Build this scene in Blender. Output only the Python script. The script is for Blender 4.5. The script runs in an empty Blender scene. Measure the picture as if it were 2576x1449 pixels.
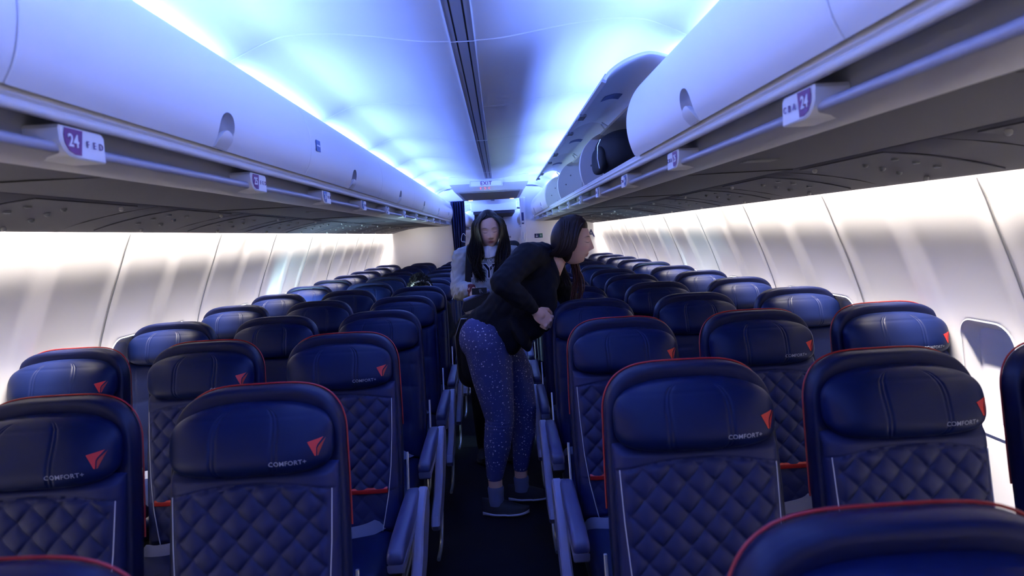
import bpy, bmesh, math, random
import numpy as np
from mathutils import Vector, Matrix, Quaternion
from mathutils.bvhtree import BVHTree
R = math.radians
random.seed(7); rng = np.random.default_rng(7)
sc = bpy.context.scene
col = sc.collection

# ------------------------------------------------------------------ camera, world, lights, exposure
F_PX, YAW, PITCH, ROLL = 1750.0, 0.0139, -0.0774, 0.0557
CAM = Vector((0.0878, 0.0, 1.493))
cam_d = bpy.data.cameras.new('camera'); cam = bpy.data.objects.new('camera', cam_d); col.objects.link(cam)
cam_d.sensor_width = 36.0; cam_d.lens = 36.0 * F_PX / 2576.0; cam_d.clip_start = 0.02
fwd = Vector((math.sin(YAW) * math.cos(PITCH), math.cos(YAW) * math.cos(PITCH), math.sin(PITCH)))
right0 = Vector((math.cos(YAW), -math.sin(YAW), 0)); up0 = right0.cross(fwd)
rgt = right0 * math.cos(ROLL) - up0 * math.sin(ROLL)
upv = right0 * math.sin(ROLL) + up0 * math.cos(ROLL)
M3 = Matrix((rgt, upv, -fwd)).transposed()
cam.matrix_world = Matrix.Translation(CAM) @ M3.to_4x4()
cam_d.dof.use_dof = True; cam_d.dof.focus_distance = 3.9; cam_d.dof.aperture_fstop = 5.0
sc.camera = cam

w = bpy.data.worlds.new('world'); sc.world = w; w.use_nodes = True
w.node_tree.nodes['Background'].inputs[0].default_value = (0.10, 0.13, 0.30, 1)
w.node_tree.nodes['Background'].inputs[1].default_value = 0.05
sc.view_settings.view_transform = 'Standard'; sc.view_settings.look = 'None'
sc.view_settings.gamma = 1.0; sc.view_settings.use_curve_mapping = False
sc.view_settings.exposure = 0.0

MOOD = (0.145, 0.26, 1.0)      # blue mood lighting of the cove strips
WASH = (1.0, 0.91, 0.82)       # warm white sidewall wash lights
P_COVE, P_WASH, P_DAY = 22.0, 23.0, 60.0

def area(name, loc, direction, sx, sy, power, color, spread=180, roty=None):
    d = bpy.data.lights.new(name, 'AREA'); d.shape = 'RECTANGLE'; d.size = sx; d.size_y = sy
    d.energy = power; d.color = color; d.spread = R(spread)
    o = bpy.data.objects.new(name, d); col.objects.link(o)
    z = -Vector(direction).normalized(); y = Vector((0, 1, 0)); x = y.cross(z).normalized(); y = z.cross(x)
    o.matrix_world = Matrix.Translation(loc) @ Matrix((x, y, z)).transposed().to_4x4()
    return o

SEG = 1.2476
for s in (-1, 1):
    for k in range(-5, 16):
        y0 = 2.424 - SEG + SEG * k
        if y0 > 17.5: break
        lo = y0 + .05; hi = min(y0 + SEG - .05, 10.3) if y0 < 10.3 else y0 + SEG - .05
        if hi - lo < .2: continue
        el = 33
        area('cove_strip_lamp', (s * .875, (lo + hi) / 2, 2.082), (-s * math.cos(R(el)), 0, math.sin(R(el))), .025, hi - lo,
             P_COVE * (hi - lo) / 1.15, MOOD, 110 if s > 0 else 130)
    for k in range(-1, 6):
        y0 = -1.3 + k * 1.95
        area('sidewall_wash_lamp', (s * 1.504, y0 + .97, 1.645), (s * math.tan(R(13)), 0, -1), .02, 1.93, P_WASH, WASH, 58)

for s in (-1, 1):
    area('bulkhead_fill_lamp', (s * 1.15, 9.75, 1.61), (-s * .1, .9, -.45), .08, .08, .8, WASH, 130)  # added fill under the last service panels, brightens the rear bulkheads
    area('aft_wash_lamp', (s * 1.505, 14.4, 1.62), (s * .18, 0, -1), .02, 7.6, 60, WASH, 170)

# ------------------------------------------------------------------ materials
def mat(name, base, rough=.5, metal=0., spec=.5, bump=0., bscale=200., var=0., emit=None, es=1., coat=0.):
    m = bpy.data.materials.new(name); m.use_nodes = True
    nt = m.node_tree; b = nt.nodes['Principled BSDF']
    b.inputs['Base Color'].default_value = (*base, 1); b.inputs['Roughness'].default_value = rough
    b.inputs['Metallic'].default_value = metal; b.inputs['Specular IOR Level'].default_value = spec
    if coat: b.inputs['Coat Weight'].default_value = coat
    if emit: b.inputs['Emission Color'].default_value = (*emit, 1); b.inputs['Emission Strength'].default_value = es
    tc = nt.nodes.new('ShaderNodeTexCoord')
    n = nt.nodes.new('ShaderNodeTexNoise'); n.inputs['Scale'].default_value = bscale; n.inputs['Detail'].default_value = 3
    nt.links.new(tc.outputs['Object'], n.inputs['Vector'])
    if bump:
        bp = nt.nodes.new('ShaderNodeBump'); bp.inputs['Strength'].default_value = bump; bp.inputs['Distance'].default_value = .002
        nt.links.new(n.outputs['Fac'], bp.inputs['Height']); nt.links.new(bp.outputs['Normal'], b.inputs['Normal'])
    if var:
        n2 = nt.nodes.new('ShaderNodeTexNoise'); n2.inputs['Scale'].default_value = 6; n2.inputs['Detail'].default_value = 4
        nt.links.new(tc.outputs['Object'], n2.inputs['Vector'])
        mx = nt.nodes.new('ShaderNodeMix'); mx.data_type = 'RGBA'
        mx.inputs[6].default_value = (*[c * (1 - var) for c in base], 1); mx.inputs[7].default_value = (*[min(1, c * (1 + var)) for c in base], 1)
        nt.links.new(n2.outputs['Fac'], mx.inputs[0]); nt.links.new(mx.outputs[2], b.inputs['Base Color'])
    return m

M = {
 'ceil': mat('ceiling_panel', (.80, .81, .82), .42, bump=.05, bscale=300),
 'bin': mat('bin_plastic', (.74, .74, .76), .38, bump=.04, bscale=250),
 'rail': mat('rail_plastic', (.34, .34, .40), .32, spec=.5),
 'binin': mat('bin_lining', (.62, .62, .64), .5),
 'psu': mat('panel_grey', (.062, .062, .085), .6, spec=.25, bump=.08, bscale=400),
 'wall': mat('sidewall_panel', (.74, .72, .72), .40, bump=.08, bscale=350),
 'bulk': mat('bulkhead_laminate', (.84, .82, .83), .45, bump=.05, bscale=300),
 'dark': mat('dark_gap', (.02, .02, .025), .8),
 'strip': mat('strip_grey', (.30, .31, .36), .35),
 'metal': mat('satin_metal', (.62, .63, .66), .28, metal=.9),
 'carpet': mat('navy_carpet', (.006, .007, .012), .95, spec=.1, bump=.8, bscale=500, var=.4),
 'leather': mat('navy_leather', (.003, .0080, .050), .42, spec=.17, bump=.12, bscale=420, var=.15),
 'leather2': mat('quilted_leather', (.011, .016, .075), .48, spec=.22, bump=.2, bscale=420, var=.12),
 'shell': mat('seat_shell', (.005, .008, .040), .44, spec=.20, bump=.12, bscale=300),
 'red': mat('red_trim', (.33, .012, .012), .45),
 'redlogo': mat('red_logo', (.48, .012, .008), .5),
 'redlogo2': mat('dark_red_logo', (.30, .008, .010), .5),
 'piping': mat('pale_piping', (.42, .44, .52), .5),
 'lettering': mat('pale_thread', (.27, .29, .36), .6),
 'armpad': mat('armrest_pad', (.045, .052, .15), .38, bump=.1),
 'armgrey': mat('armrest_grey', (.17, .18, .32), .42),
 'belt': mat('belt_webbing', (.10, .11, .19), .6, bump=.4, bscale=600),
 'black': mat('black_fabric', (.006, .006, .009), .75, spec=.2, bump=.3, bscale=300),
 'blackgloss': mat('black_plastic', (.012, .012, .015), .35),
 'grille': mat('grille_grey', (.16, .17, .19), .5),
 'purple': mat('placard_purple', (.13, .02, .12), .5),
 'blue': mat('placard_blue', (.05, .10, .30), .5),
 'white': mat('white_plastic', (.80, .80, .82), .4),
 'stick': mat('placard_sticker', (.80, .80, .83), .5),
 'ink': mat('dark_ink', (.10, .03, .14), .5),
 'navyink': mat('navy_ink', (.015, .02, .09), .5),
 'darkink': mat('dark_navy_ink', (.006, .006, .020), .7, spec=.1),
 'knob': mat('knob_grey', (.42, .42, .42), .4),
 'green': mat('sign_green', (.01, .12, .07), .5),
 'curtain': mat('navy_curtain', (.016, .024, .085), .85, spec=.2, bump=.3, bscale=500),
 'exitink': mat('exit_lettering', (.16, .03, .16), .5),
 'pinklamp': mat('sign_lamp', (.4, .05, .05), .5, emit=(1.0, .12, .12), es=1.2),
 'strip_on': mat('cove_led', (.8, .8, .8), .5, emit=MOOD, es=9.0),
 'wash_on': mat('wash_led', (.8, .8, .8), .5, emit=WASH, es=5.0),
 'daylight': mat('daylight', (.0, .0, .0), .9, emit=(.75, .92, 1.0), es=4.5),
 'shade': mat('window_shade', (.66, .65, .68), .5),
}
def glassmat():
    m = mat('window_glass', (.9, .95, 1.0), .02)
    m.node_tree.nodes['Principled BSDF'].inputs['Transmission Weight'].default_value = 1.0
    return m
M['glass'] = glassmat()

# ------------------------------------------------------------------ mesh helpers
class MB:
    def __init__(s): s.v = []; s.f = []
    def add(s, vs, fs):
        o = len(s.v); s.v += [tuple(v) for v in vs]; s.f += [tuple(i + o for i in f) for f in fs]; return s
    def grid(s, P, closed_u=False, closed_v=False, flip=False):
        nu, nv = len(P), len(P[0]); vs = [p for r in P for p in r]; fs = []
        for i in range(nu if closed_u else nu - 1):
            for j in range(nv if closed_v else nv - 1):
                a, b = i * nv + j, i * nv + (j + 1) % nv; c, d = ((i + 1) % nu) * nv + (j + 1) % nv, ((i + 1) % nu) * nv + j
                fs.append((a, b, c, d))
        return s.add(vs, fs)
    def loft(s, rings, cap=True):
        n = len(rings[0]); o = len(s.v); s.grid(rings, closed_v=True)
        if cap:
            s.f.append(tuple(o + i for i in range(n))); m = o + (len(rings) - 1) * n; s.f.append(tuple(m + i for i in range(n))[::-1])
        return s
    def prism(s, pts, y0, y1, axis='y', bev=0.):     # pts: closed 2-D polygon; axis = extrusion axis
        def mk(p, t):
            if axis == 'y': return (p[0], t, p[1])
            if axis == 'x': return (t, p[0], p[1])
            return (p[0], p[1], t)
        if bev:
            c = np.mean(np.array(pts), axis=0)
            q = inset(pts, bev)
            return s.loft([[mk(p, y0) for p in q], [mk(p, y0 + bev) for p in pts], [mk(p, y1 - bev) for p in pts], [mk(p, y1) for p in q]])
        return s.loft([[mk(p, y0) for p in pts], [mk(p, y1) for p in pts]])
    def sheet(s, pts, y0, y1, t=.006, side=1):       # open profile (x,z) extruded along y with thickness
        P = np.array(pts, float); T = np.gradient(P, axis=0); T /= np.linalg.norm(T, axis=1)[:, None] + 1e-9
        N = np.stack([-T[:, 1], T[:, 0]], 1) * side
        Q = P + N * t
        return s.prism(list(map(tuple, P)) + list(map(tuple, Q[::-1])), y0, y1)
    def box(s, x0, x1, y0, y1, z0, z1, b=0.):
        if b:
            return s.prism([(x0 + b, z0), (x1 - b, z0), (x1, z0 + b), (x1, z1 - b), (x1 - b, z1), (x0 + b, z1), (x0, z1 - b), (x0, z0 + b)], y0, y1, bev=b * .7)
        return s.prism([(x0, z0), (x1, z0), (x1, z1), (x0, z1)], y0, y1)
    def tube(s, path, r, n=8, cap=True, flat=1.0, updir=(0, 0, 1)):
        P = [Vector(p) for p in path]; rs = r if hasattr(r, '__len__') else [r] * len(P)
        rings = []; prev = Vector(updir)
        for i, p in enumerate(P):
            t = (P[min(i + 1, len(P) - 1)] - P[max(i - 1, 0)])
            if t.length < 1e-9: t = Vector((0, 0, 1))
            t.normalize(); a = prev - t * prev.dot(t)
            if a.length < 1e-4: a = t.orthogonal()
            a.normalize(); prev = a; b = t.cross(a)
            rings.append([p + (a * math.cos(2 * math.pi * k / n) + b * math.sin(2 * math.pi * k / n) * flat) * rs[i] for k in range(n)])
        return s.loft(rings, cap)
    def build(s, name, m, parent=None, smooth=True, angle=35, tag=None, loc=None):
        me = bpy.data.meshes.new(name); me.from_pydata([tuple(v) for v in s.v], [], s.f); me.update()
        bm = bmesh.new(); bm.from_mesh(me); bmesh.ops.recalc_face_normals(bm, faces=bm.faces); bm.to_mesh(me); bm.free()
        me.materials.append(m)
        if smooth:
            me.polygons.foreach_set('use_smooth', [True] * len(me.polygons)); me.set_sharp_from_angle(angle=R(angle))
        o = bpy.data.objects.new(name, me); col.objects.link(o)
        if parent is not None: o.parent = parent
        if loc: o.location = loc
        return o
def blob_box(mb, c, h, p=3.2, n=18, m=22, R_=None):
    c = Vector(c); rows = []
    for i in range(m + 1):
        ph = -math.pi / 2 + math.pi * i / m; row = []
        for j in range(n * 2):
            th = math.pi * j / n
            def sp(v): return math.copysign(abs(v) ** (2 / p), v)
            q = Vector((h[0] * sp(math.cos(ph)) * sp(math.cos(th)), h[1] * sp(math.cos(ph)) * sp(math.sin(th)), h[2] * sp(math.sin(ph))))
            if R_ is not None: q = R_ @ q
            row.append(c + q)
        rows.append(row)
    mb.grid(rows, closed_v=True); return mb
def inset(pts, d):
    P = np.array(pts, float); n = len(P); A = 0.5 * sum(P[i][0] * P[(i + 1) % n][1] - P[(i + 1) % n][0] * P[i][1] for i in range(n)); sg = 1 if A > 0 else -1
    out = []
    for i in range(n):
        a = P[i] - P[i - 1]; b = P[(i + 1) % n] - P[i]; a /= np.linalg.norm(a) + 1e-9; b /= np.linalg.norm(b) + 1e-9
        na = np.array([-a[1], a[0]]) * sg; nb = np.array([-b[1], b[0]]) * sg; m = na + nb; m /= max(np.linalg.norm(m), .3)
        out.append(tuple(P[i] + m * d))
    return out
def spline(pts, n):
    P = np.array(pts, float); d = np.r_[0, np.cumsum(np.linalg.norm(np.diff(P, axis=0), axis=1))]; t = np.linspace(0, d[-1], n)
    T = np.gradient(P, d, axis=0); out = []
    for u in t:
        i = min(np.searchsorted(d, u, side='right') - 1, len(P) - 2); h = d[i + 1] - d[i]; x = (u - d[i]) / h
        out.append((2 * x ** 3 - 3 * x * x + 1) * P[i] + (x ** 3 - 2 * x * x + x) * h * T[i] + (-2 * x ** 3 + 3 * x * x) * P[i + 1] + (x ** 3 - x * x) * h * T[i + 1])
    return [tuple(p) for p in out]
def tag(o, label=None, cat=None, group=None, kind=None):
    if label: o['label'] = label
    if cat: o['category'] = cat
    if group: o['group'] = group
    if kind: o['kind'] = kind
    return o
def empty(name, loc=(0, 0, 0), **k):
    o = bpy.data.objects.new(name, None); col.objects.link(o); o.location = loc; o.empty_display_size = .05
    return tag(o, **k)
def struct(o, label=None): o['kind'] = 'structure'; return tag(o, label=label)
def kids(o): return [c for c in bpy.data.objects if c.parent == o]
def text_mesh(txt, size, ext=.0008, bold=0., spacing=1.0):
    cu = bpy.data.curves.new('lettering', 'FONT'); cu.body = txt; cu.size = size; cu.extrude = ext; cu.offset = bold; cu.space_character = spacing
    cu.align_x = 'CENTER'; cu.align_y = 'CENTER'; cu.resolution_u = 3
    o = bpy.data.objects.new('lettering', cu); col.objects.link(o)
    me = bpy.data.meshes.new_from_object(o); bpy.data.objects.remove(o); bpy.data.curves.remove(cu)
    return me
def text_obj(txt, size, loc, xdir, ydir, m, parent=None, name='lettering', ext=.0006, bold=0., spacing=1.0):
    me = text_mesh(txt, size, ext, bold, spacing); me.materials.clear(); me.materials.append(m)
    o = bpy.data.objects.new(name, me); col.objects.link(o)
    x = Vector(xdir).normalized(); y = Vector(ydir); y = (y - x * y.dot(x)).normalized(); z = x.cross(y)
    o.matrix_local = Matrix.Translation(loc) @ Matrix((x, y, z)).transposed().to_4x4()
    if parent is not None: o.parent = parent
    return o

YB0, YB1 = -4.0, 10.38          # cabin section: from behind the camera to the rear bulkhead
YE = 20.0                       # end of the aft cabin

# ------------------------------------------------------------------ floor
b = MB(); b.box(-1.79, 1.79, YB0, YE, -.03, 0.0)
struct(b.build('floor', M['carpet'], smooth=False))

# ------------------------------------------------------------------ ceiling
CP = [(0, 2.156), (.05, 2.156), (.12, 2.159), (.22, 2.172), (.33, 2.189), (.45, 2.201), (.55, 2.204), (.63, 2.195), (.70, 2.170), (.77, 2.137), (.84, 2.112), (.93, 2.10), (1.0, 2.09)]
CPs = spline(CP, 40)
full = [(-x, z) for x, z in CPs[::-1]] + CPs[1:]
def ceil_z(x):
    xs = [p[0] for p in CPs]; zs = [p[1] for p in CPs]; return float(np.interp(abs(x), xs, zs))
def seamdist(y, y0, step):
    p = (y - y0) / step; return abs(p - round(p)) * step
ys = []
y = YB0
while y < 10.38:
    ys.append(y); y += .04
ks = [2.424 + SEG * k for k in range(-5, 7)]
for kk in ks: ys += [kk - .006, kk - .003, kk, kk + .003, kk + .006]
ys = sorted(v for v in set(ys) if YB0 <= v <= 10.37) + [10.378]
rows = []
for y in ys:
    d = seamdist(y, 2.424, SEG); big = seamdist(y, 2.424, 2 * SEG)
    ph = math.sin(math.pi * ((y - 2.424) / SEG % 1.0))
    row = []
    for x, z in full:
        ax = abs(x); sidew = min(1, max(0, (ax - .25) / .4))
        dz = .010 * ph * sidew
        if d < .004: dz += (.004 if (big < .01 or ax > .3) else .001)
        row.append((x, y, z + dz))
    rows.append(row)
b = MB(); b.grid(rows)
ce = b.build('ceiling', M['ceil'], angle=50); struct(ce)
so = ce.modifiers.new('t', 'SOLIDIFY'); so.thickness = .01; so.offset = 1
# aft cabin ceiling
b = MB(); b.sheet(full, 10.42, YE, .01, side=1)
struct(b.build('ceiling', M['ceil'], angle=50))
# centre strip: two dark grooves with raised lips
t = MB()
t.prism([(-.041, 2.1545), (-.036, 2.1535), (-.022, 2.1535), (-.022, 2.157), (-.041, 2.157)], YB0, 8.2)
t.prism([(-.016, 2.1535), (.016, 2.1535), (.016, 2.157), (-.016, 2.157)], YB0, 8.2)
t.prism([(.022, 2.1535), (.036, 2.1535), (.041, 2.1545), (.041, 2.157), (.022, 2.157)], YB0, 8.2)
o = t.build('trim_1', M['strip'], smooth=False); struct(o)
g = MB(); g.box(-.022, -.016, YB0, 8.2, 2.1550, 2.1570); g.box(.016, .022, YB0, 8.2, 2.1550, 2.1570)
struct(g.build('trim_2', M['dark'], smooth=False))
t = MB(); t.box(-.0425, -.0405, YB0, 8.2, 2.1525, 2.157); t.box(.0405, .0425, YB0, 8.2, 2.1525, 2.157)
for kk in (2.424, 4.92, 7.41): t.box(-.043, .043, kk - .002, kk + .002, 2.1525, 2.156)
struct(t.build('trim_3', M['ceil'], smooth=False))
t = MB(); t.box(-.035, .035, 10.5, 13.5, 2.146, 2.1525)
struct(t.build('trim_4', M['strip'], smooth=False))

# ------------------------------------------------------------------ side walls
WP = [(1.490, 1.700), (1.520, 1.63), (1.538, 1.590), (1.566, 1.53), (1.598, 1.448), (1.655, 1.318), (1.702, 1.20), (1.738, 1.09), (1.762, .95), (1.772, .80), (1.774, .62), (1.770, .42), (1.764, .22), (1.758, .0)]
WPS = sorted(spline(WP, 240), key=lambda p: p[1])
_wx = np.convolve(np.pad([p[0] for p in WPS], 14, mode='reflect', reflect_type='odd'), np.hanning(31)[1:-1] / np.hanning(31).sum(), 'valid'); _wz = [p[1] for p in WPS]
def wall_x(z): return float(np.interp(z, _wz, _wx))
SEAM0 = 2.099; WIN_Y0 = SEAM0 + .254; WZ = .900; WHY, WHZ = .130, .198   # window half sizes
zz = np.r_[np.linspace(1.70, 1.20, 21), np.linspace(1.18, .62, 43), np.linspace(.56, 0, 9)]
wx = np.array([wall_x(z) for z in zz])
yy = np.arange(YB0, YB1, .0127); ext = []
for k in range(-6, 9):
    for e in (-.006, -.003, .003, .006): ext.append(SEAM0 + 1.016 * k + e)
yy = np.sort(np.r_[yy, [e for e in ext if YB0 < e < YB1], YB1])
def sm(x, a, b2): u = np.clip((x - a) / (b2 - a), 0, 1); return u * u * (3 - 2 * u)
q = np.abs(((yy - SEAM0 + .254) % .508) - .254)            # distance to nearest rib
rib = .011 * (1 - sm(q, .040, .090))
sd = np.abs(((yy - SEAM0 + .508) % 1.016) - .508)
groove = np.where(sd < .004, -.010, 0.)
Yw, Zw = np.meshgrid(yy, zz, indexing='ij')
wq = ((yy - WIN_Y0 + .254) % .508) - .254
dx = np.abs(wq)[:, None] - (WHY - .07); dz = np.abs(zz - WZ)[None, :] - (WHZ - .07)
sdf = np.sqrt(np.maximum(dx, 0) ** 2 + np.maximum(dz, 0) ** 2) + np.minimum(np.maximum(dx, dz), 0) - .07
rec = -.048 * (1 - sm(sdf, -.030, .0)) 
for s, nm in ((-1, 'wall_left'), (1, 'wall_right')):
    fade = sm(zz, 1.56, 1.14)[None, :]
    X = wx[None, :] - rib[:, None] * fade - groove[:, None] - rec
    P = [[(s * X[i, j], yy[i], zz[j]) for j in range(len(zz))] for i in range(len(yy))]
    b = MB(); b.grid(P); o = b.build(nm, M['wall'], angle=80); struct(o)
    # bright joint strips between the panels
    b = MB()
    for k in range(-2, 8):
        y = SEAM0 + 1.016 * k
        if not YB0 < y < YB1 - .05: continue
        b.tube([(s * (wall_x(z) - .0115 * float(sm(np.array(z), 1.56, 1.14)) - .0005), y + .001, z) for z in np.linspace(1.585, .02, 26)], .0024, 6)
    struct(b.build('trim_%d' % (5 if s < 0 else 6), M['metal']))
# windows: rim and pull-down shade (two are open)
wn = 0
for s in (-1, 1):
    for j in range(-1, 16):
        y = WIN_Y0 + .508 * j
        if y > 10.2 or y < 1.6: continue
        wn += 1
        r = empty('window_%d' % wn, (s * wall_x(WZ), y, WZ)); struct(r)
        def rr(hy, hz, rad, x_off, n=10):
            pts = []
            for cy, cz, a0 in ((hy - rad, hz - rad, 0), (-(hy - rad), hz - rad, 90), (-(hy - rad), -(hz - rad), 180), (hy - rad, -(hz - rad), 270)):
                for i in range(n + 1):
                    a = R(a0 + 90 * i / n); py = cy + rad * math.cos(a); pz = cz + rad * math.sin(a)
                    pts.append((s * (wall_x(WZ + pz) - wall_x(WZ) + x_off), py, pz))
            return pts
        f = MB(); rim = rr(WHY + .004, WHZ + .004, .074, -.001)
        f.tube(rim + [rim[0]], .0028, 6, cap=False); f.build('window_frame', M['white'], r)
        isopen = (s < 0 and j in (6, 7)) or (s > 0 and j in (7,))
        g = MB(); pl = rr(WHY - .028, WHZ - .028, .05, .044); pl2 = [(x + s * .004, yv, z) for x, yv, z in pl]
        g.loft([pl, pl2])
        if isopen:
            g.build('daylight_pane', M['daylight'], r, smooth=False)
            area('window_daylight', (s * (wall_x(WZ) + .03), y, WZ + .02), (-s, .75, .05), .2, .3, P_DAY, (.50, .86, 1.0), 160)
        else: g.build('window_shade', M['shade'], r, smooth=False)
# dado / heater panel near floor
for s, n_ in ((-1, 'baseboard_left'), (1, 'baseboard_right')):
    b = MB(); b.box(min(s * 1.72, s * 1.765), max(s * 1.72, s * 1.765), YB0, YB1, 0.0, .14, .01)
    struct(b.build(n_, M['psu']))

# ------------------------------------------------------------------ bullnose rails and underside of the bins
def mirror(pts, s): return [(s * x, z) for x, z in pts]
for s, n1 in ((-1, 10), (1, 11)):
    for (a0, a1, idx) in ((YB0, YB1 - .003, 0), (10.45, 18.5, 1)):
        sfx = n1 + idx * 10
        b = MB()
        # upper rail
        b.tube([(s * .624, a0, 1.7265), (s * .624, a1, 1.7265)], .0095, 12)
        b.prism(mirror([(.612, 1.738), (.626, 1.730), (.640, 1.733), (.640, 1.745), (.612, 1.745)], s), a0, a1)
        o = b.build('trim_%d' % sfx, M['bin']); struct(o)
        b = MB()
        nose = [(.648 + .010 * math.cos(R(a)), 1.680 + .010 * math.sin(R(a))) for a in range(90, 271, 20)]
        b.prism(mirror([(.700, 1.735), (.701, 1.700), (.690, 1.690)] + nose + [(.68, 1.664), (.71, 1.660), (.7375, 1.6595), (.7378, 1.70)], s), a0, a1)
        struct(b.build('trim_%d' % (sfx + 4), M['rail'], angle=25))
        b = MB(); b.box(*sorted((s * .690, s * .697)), a0, a1, 1.692, 1.748); struct(b.build('trim_%d' % (sfx + 6), M['strip'], smooth=False))
        b = MB()
        prof = [(.7385, 1.750), (.7385, 1.667), (.7425, 1.667), (.743, 1.660)] + \
               [(.85, 1.662), (.97, 1.664), (1.11, 1.663), (1.115, 1.660)] + [(1.25, 1.645), (1.38, 1.620), (1.47, 1.596), (1.497, 1.5905), (1.500, 1.598), (1.47, 1.64), (1.40, 1.70), (1.2, 1.73), (.7385, 1.755)]
        b.prism(mirror(prof, s), a0, a1)
        struct(b.build('trim_%d' % (sfx + 2), M['psu'], angle=25))
    # cove led strip and wash strip
    b = MB(); b.box(min(s * .886, s * .902), max(s * .886, s * .902), -1.2, 10.3, 2.062, 2.068)
    o = b.build('cove_light', M['strip_on'], smooth=False)
    tag(o, 'blue mood light strip hidden above the %s row of bins' % ('left' if s < 0 else 'right'), 'light')
    b = MB(); b.box(min(s * 1.478, s * 1.50), max(s * 1.478, s * 1.50), -1.2, 10.3, 1.652, 1.658)
    o = b.build('wash_light', M['wash_on'], smooth=False)
    tag(o, 'warm white wash light strip along top of the %s window wall' % ('left' if s < 0 else 'right'), 'light')

# underside service panels, one per row: seam, reading lights, air nozzles, knob
def psu_unit(s, y, n):
    r = empty('service_panel', (s * 1.2, y, 1.63), label='ceiling service panel with lamps and air nozzles above the %s%s row, %s seats' % (n + 1, {0: 'st', 1: 'nd', 2: 'rd'}.get(n, 'th'), 'left' if s < 0 else 'right'),
              cat='service panel', group='service panels under the bins')
    def zu(x): return float(np.interp(x, [1.115, 1.25, 1.38, 1.47, 1.497], [1.660, 1.645, 1.620, 1.596, 1.5905]))
    def P(x, z): return (s * x - s * 1.2, z - 1.63)
    b = MB()
    xs = [1.13, 1.20, 1.27, 1.34, 1.41, 1.465]
    b.prism([P(x, zu(x) - .0035) for x in xs] + [P(x, zu(x) + .001) for x in xs[::-1]], -.26, .26, bev=.002)
    b.build('panel', M['psu'], r)
    b = MB(); b.box(*sorted((s * 1.10 - s * 1.2, s * 1.49 - s * 1.2)), .372, .376, -.06, .031)
    g = MB()
    xs2 = [1.12, 1.2, 1.3, 1.4, 1.49]
    g.prism([P(x, zu(x) - .0008) for x in xs2] + [P(x, zu(x) + .001) for x in xs2[::-1]], .372, .378)
    g.build('seam', M['dark'], r, smooth=False)
    for k in range(3):
        x = 1.22 + .07 * k
        m_ = MB(); cx_, cy_ = s * x - s * 1.2, -.16 + .015 * k; z = zu(x) - 1.63 - .0035
        m_.tube([(cx_, cy_, z + .002), (cx_, cy_, z - .004), (cx_, cy_, z - .006)], [.011, .0105, .006], 12)
        m_.build('reading_lamp', M['grille'], r)
        m_ = MB(); cy_ = .0 + .03 * k
        m_.tube([(cx_, cy_, z + .002), (cx_, cy_, z - .006), (cx_, cy_, z - .010)], [.010, .009, .005], 12)
        m_.build('air_nozzle', M['grille'], r)
    for (xx, yy_) in ((1.155, .20), (1.44, .05)):
        cz = zu(xx) - 1.63 - .008
        k_ = MB(); k_.tube([(s * xx - s * 1.2, yy_, cz + .008), (s * xx - s * 1.2, yy_, cz), (s * xx - s * 1.2, yy_, cz - .006), (s * xx - s * 1.2, yy_, cz - .009)], [.004, .008, .007, .003], 10)
        k_.build('call_knob', M['knob'], r)
    return r
ROW_P = [1.245, 2.135, 2.965] + [2.965 + .805 * k for k in range(1, 9)]
for s in (-1, 1):
    for n, y in enumerate([.42] + ROW_P):
        if y < 10.1: psu_unit(s, y, n)

# seat-row placards on the lower rail
def placard(s, y, n):
    num = 24 + n; L = 'F E D' if s < 0 else 'C B A'
    if n < 3: lab = 'row placard numbered %d with letters %s on %s bin rail' % (num, L, 'left' if s < 0 else 'right')
    else: lab = 'small row placard on the %s bin rail, %s placard beyond the one numbered 26' % ('left' if s < 0 else 'right', {3: 'first', 4: 'second', 5: 'third', 6: 'fourth', 7: 'fifth', 8: 'sixth', 9: 'seventh'}[n])
    r = empty('row_placard', (s * .628, y, 1.69), label=lab, cat='placard', group='row number placards along the bin rails')
    # housing: box along y with a rounded lower near corner, face towards the aisle
    hw = .066
    prof = [(-hw + .004, .027), (-hw, .020), (-hw + .002, .0), (-hw + .010, -.014), (-hw + .026, -.024), (-hw + .045, -.027), (hw, -.027), (hw, .018), (hw - .008, .026)]
    b = MB(); b.prism(prof, *(sorted((s * 0., s * .066))), axis='x', bev=.003); b.build('housing', M['white'], r)
    x = -s * .0012
    def face(pts, m, nm, t=.0006):
        q = MB(); q.prism(pts, *(sorted((x, x - s * t))), axis='x'); return q.build(nm, m, r, smooth=False)
    face([(-hw + .012, .022), (-hw + .008, .010), (-hw + .010, -.004), (-hw + .020, -.016), (-hw + .036, -.021), (-.012, -.021), (-.004, .022)], M['purple'] if n < 2 else M['blue'], 'number_field')
    yd = (0, 0, 1); xd = (0, 1, 0) if s < 0 else (0, -1, 0)
    text_obj(str(num), .030, (x - s * .0014, -.034, .001), xd, yd, M['stick'], r, bold=.0006)
    for i, ch in enumerate(L.split()):
        yy_ = (.008 + .020 * i) if s < 0 else (.048 - .020 * i)
        text_obj(ch, .017, (x - s * .0014, yy_, .000), xd, yd, M['ink'], r)
for s in (-1, 1):
    for n, y in enumerate(ROW_P):
        if n < 10 and y < 10.1: placard(s, y, n)

# underside speaker grilles
for s, ys_ in ((-1, (3.58, 6.0)), (1, (1.98, 5.1, 6.6))):
    for n, y in enumerate(ys_):
        b = MB()
        for k in range(5): b.box(s * .835 - .045, s * .835 + .045, y - .034 + k * .015, y - .026 + k * .015, 1.6585, 1.6625)
        o = b.build('speaker_grille', M['grille'], smooth=False)
        tag(o, 'small dark slotted grille under the %s bins, %s from the front' % ('left' if s < 0 else 'right', ('first', 'second', 'third')[n]), 'grille', 'slotted grilles under the bins')
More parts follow.
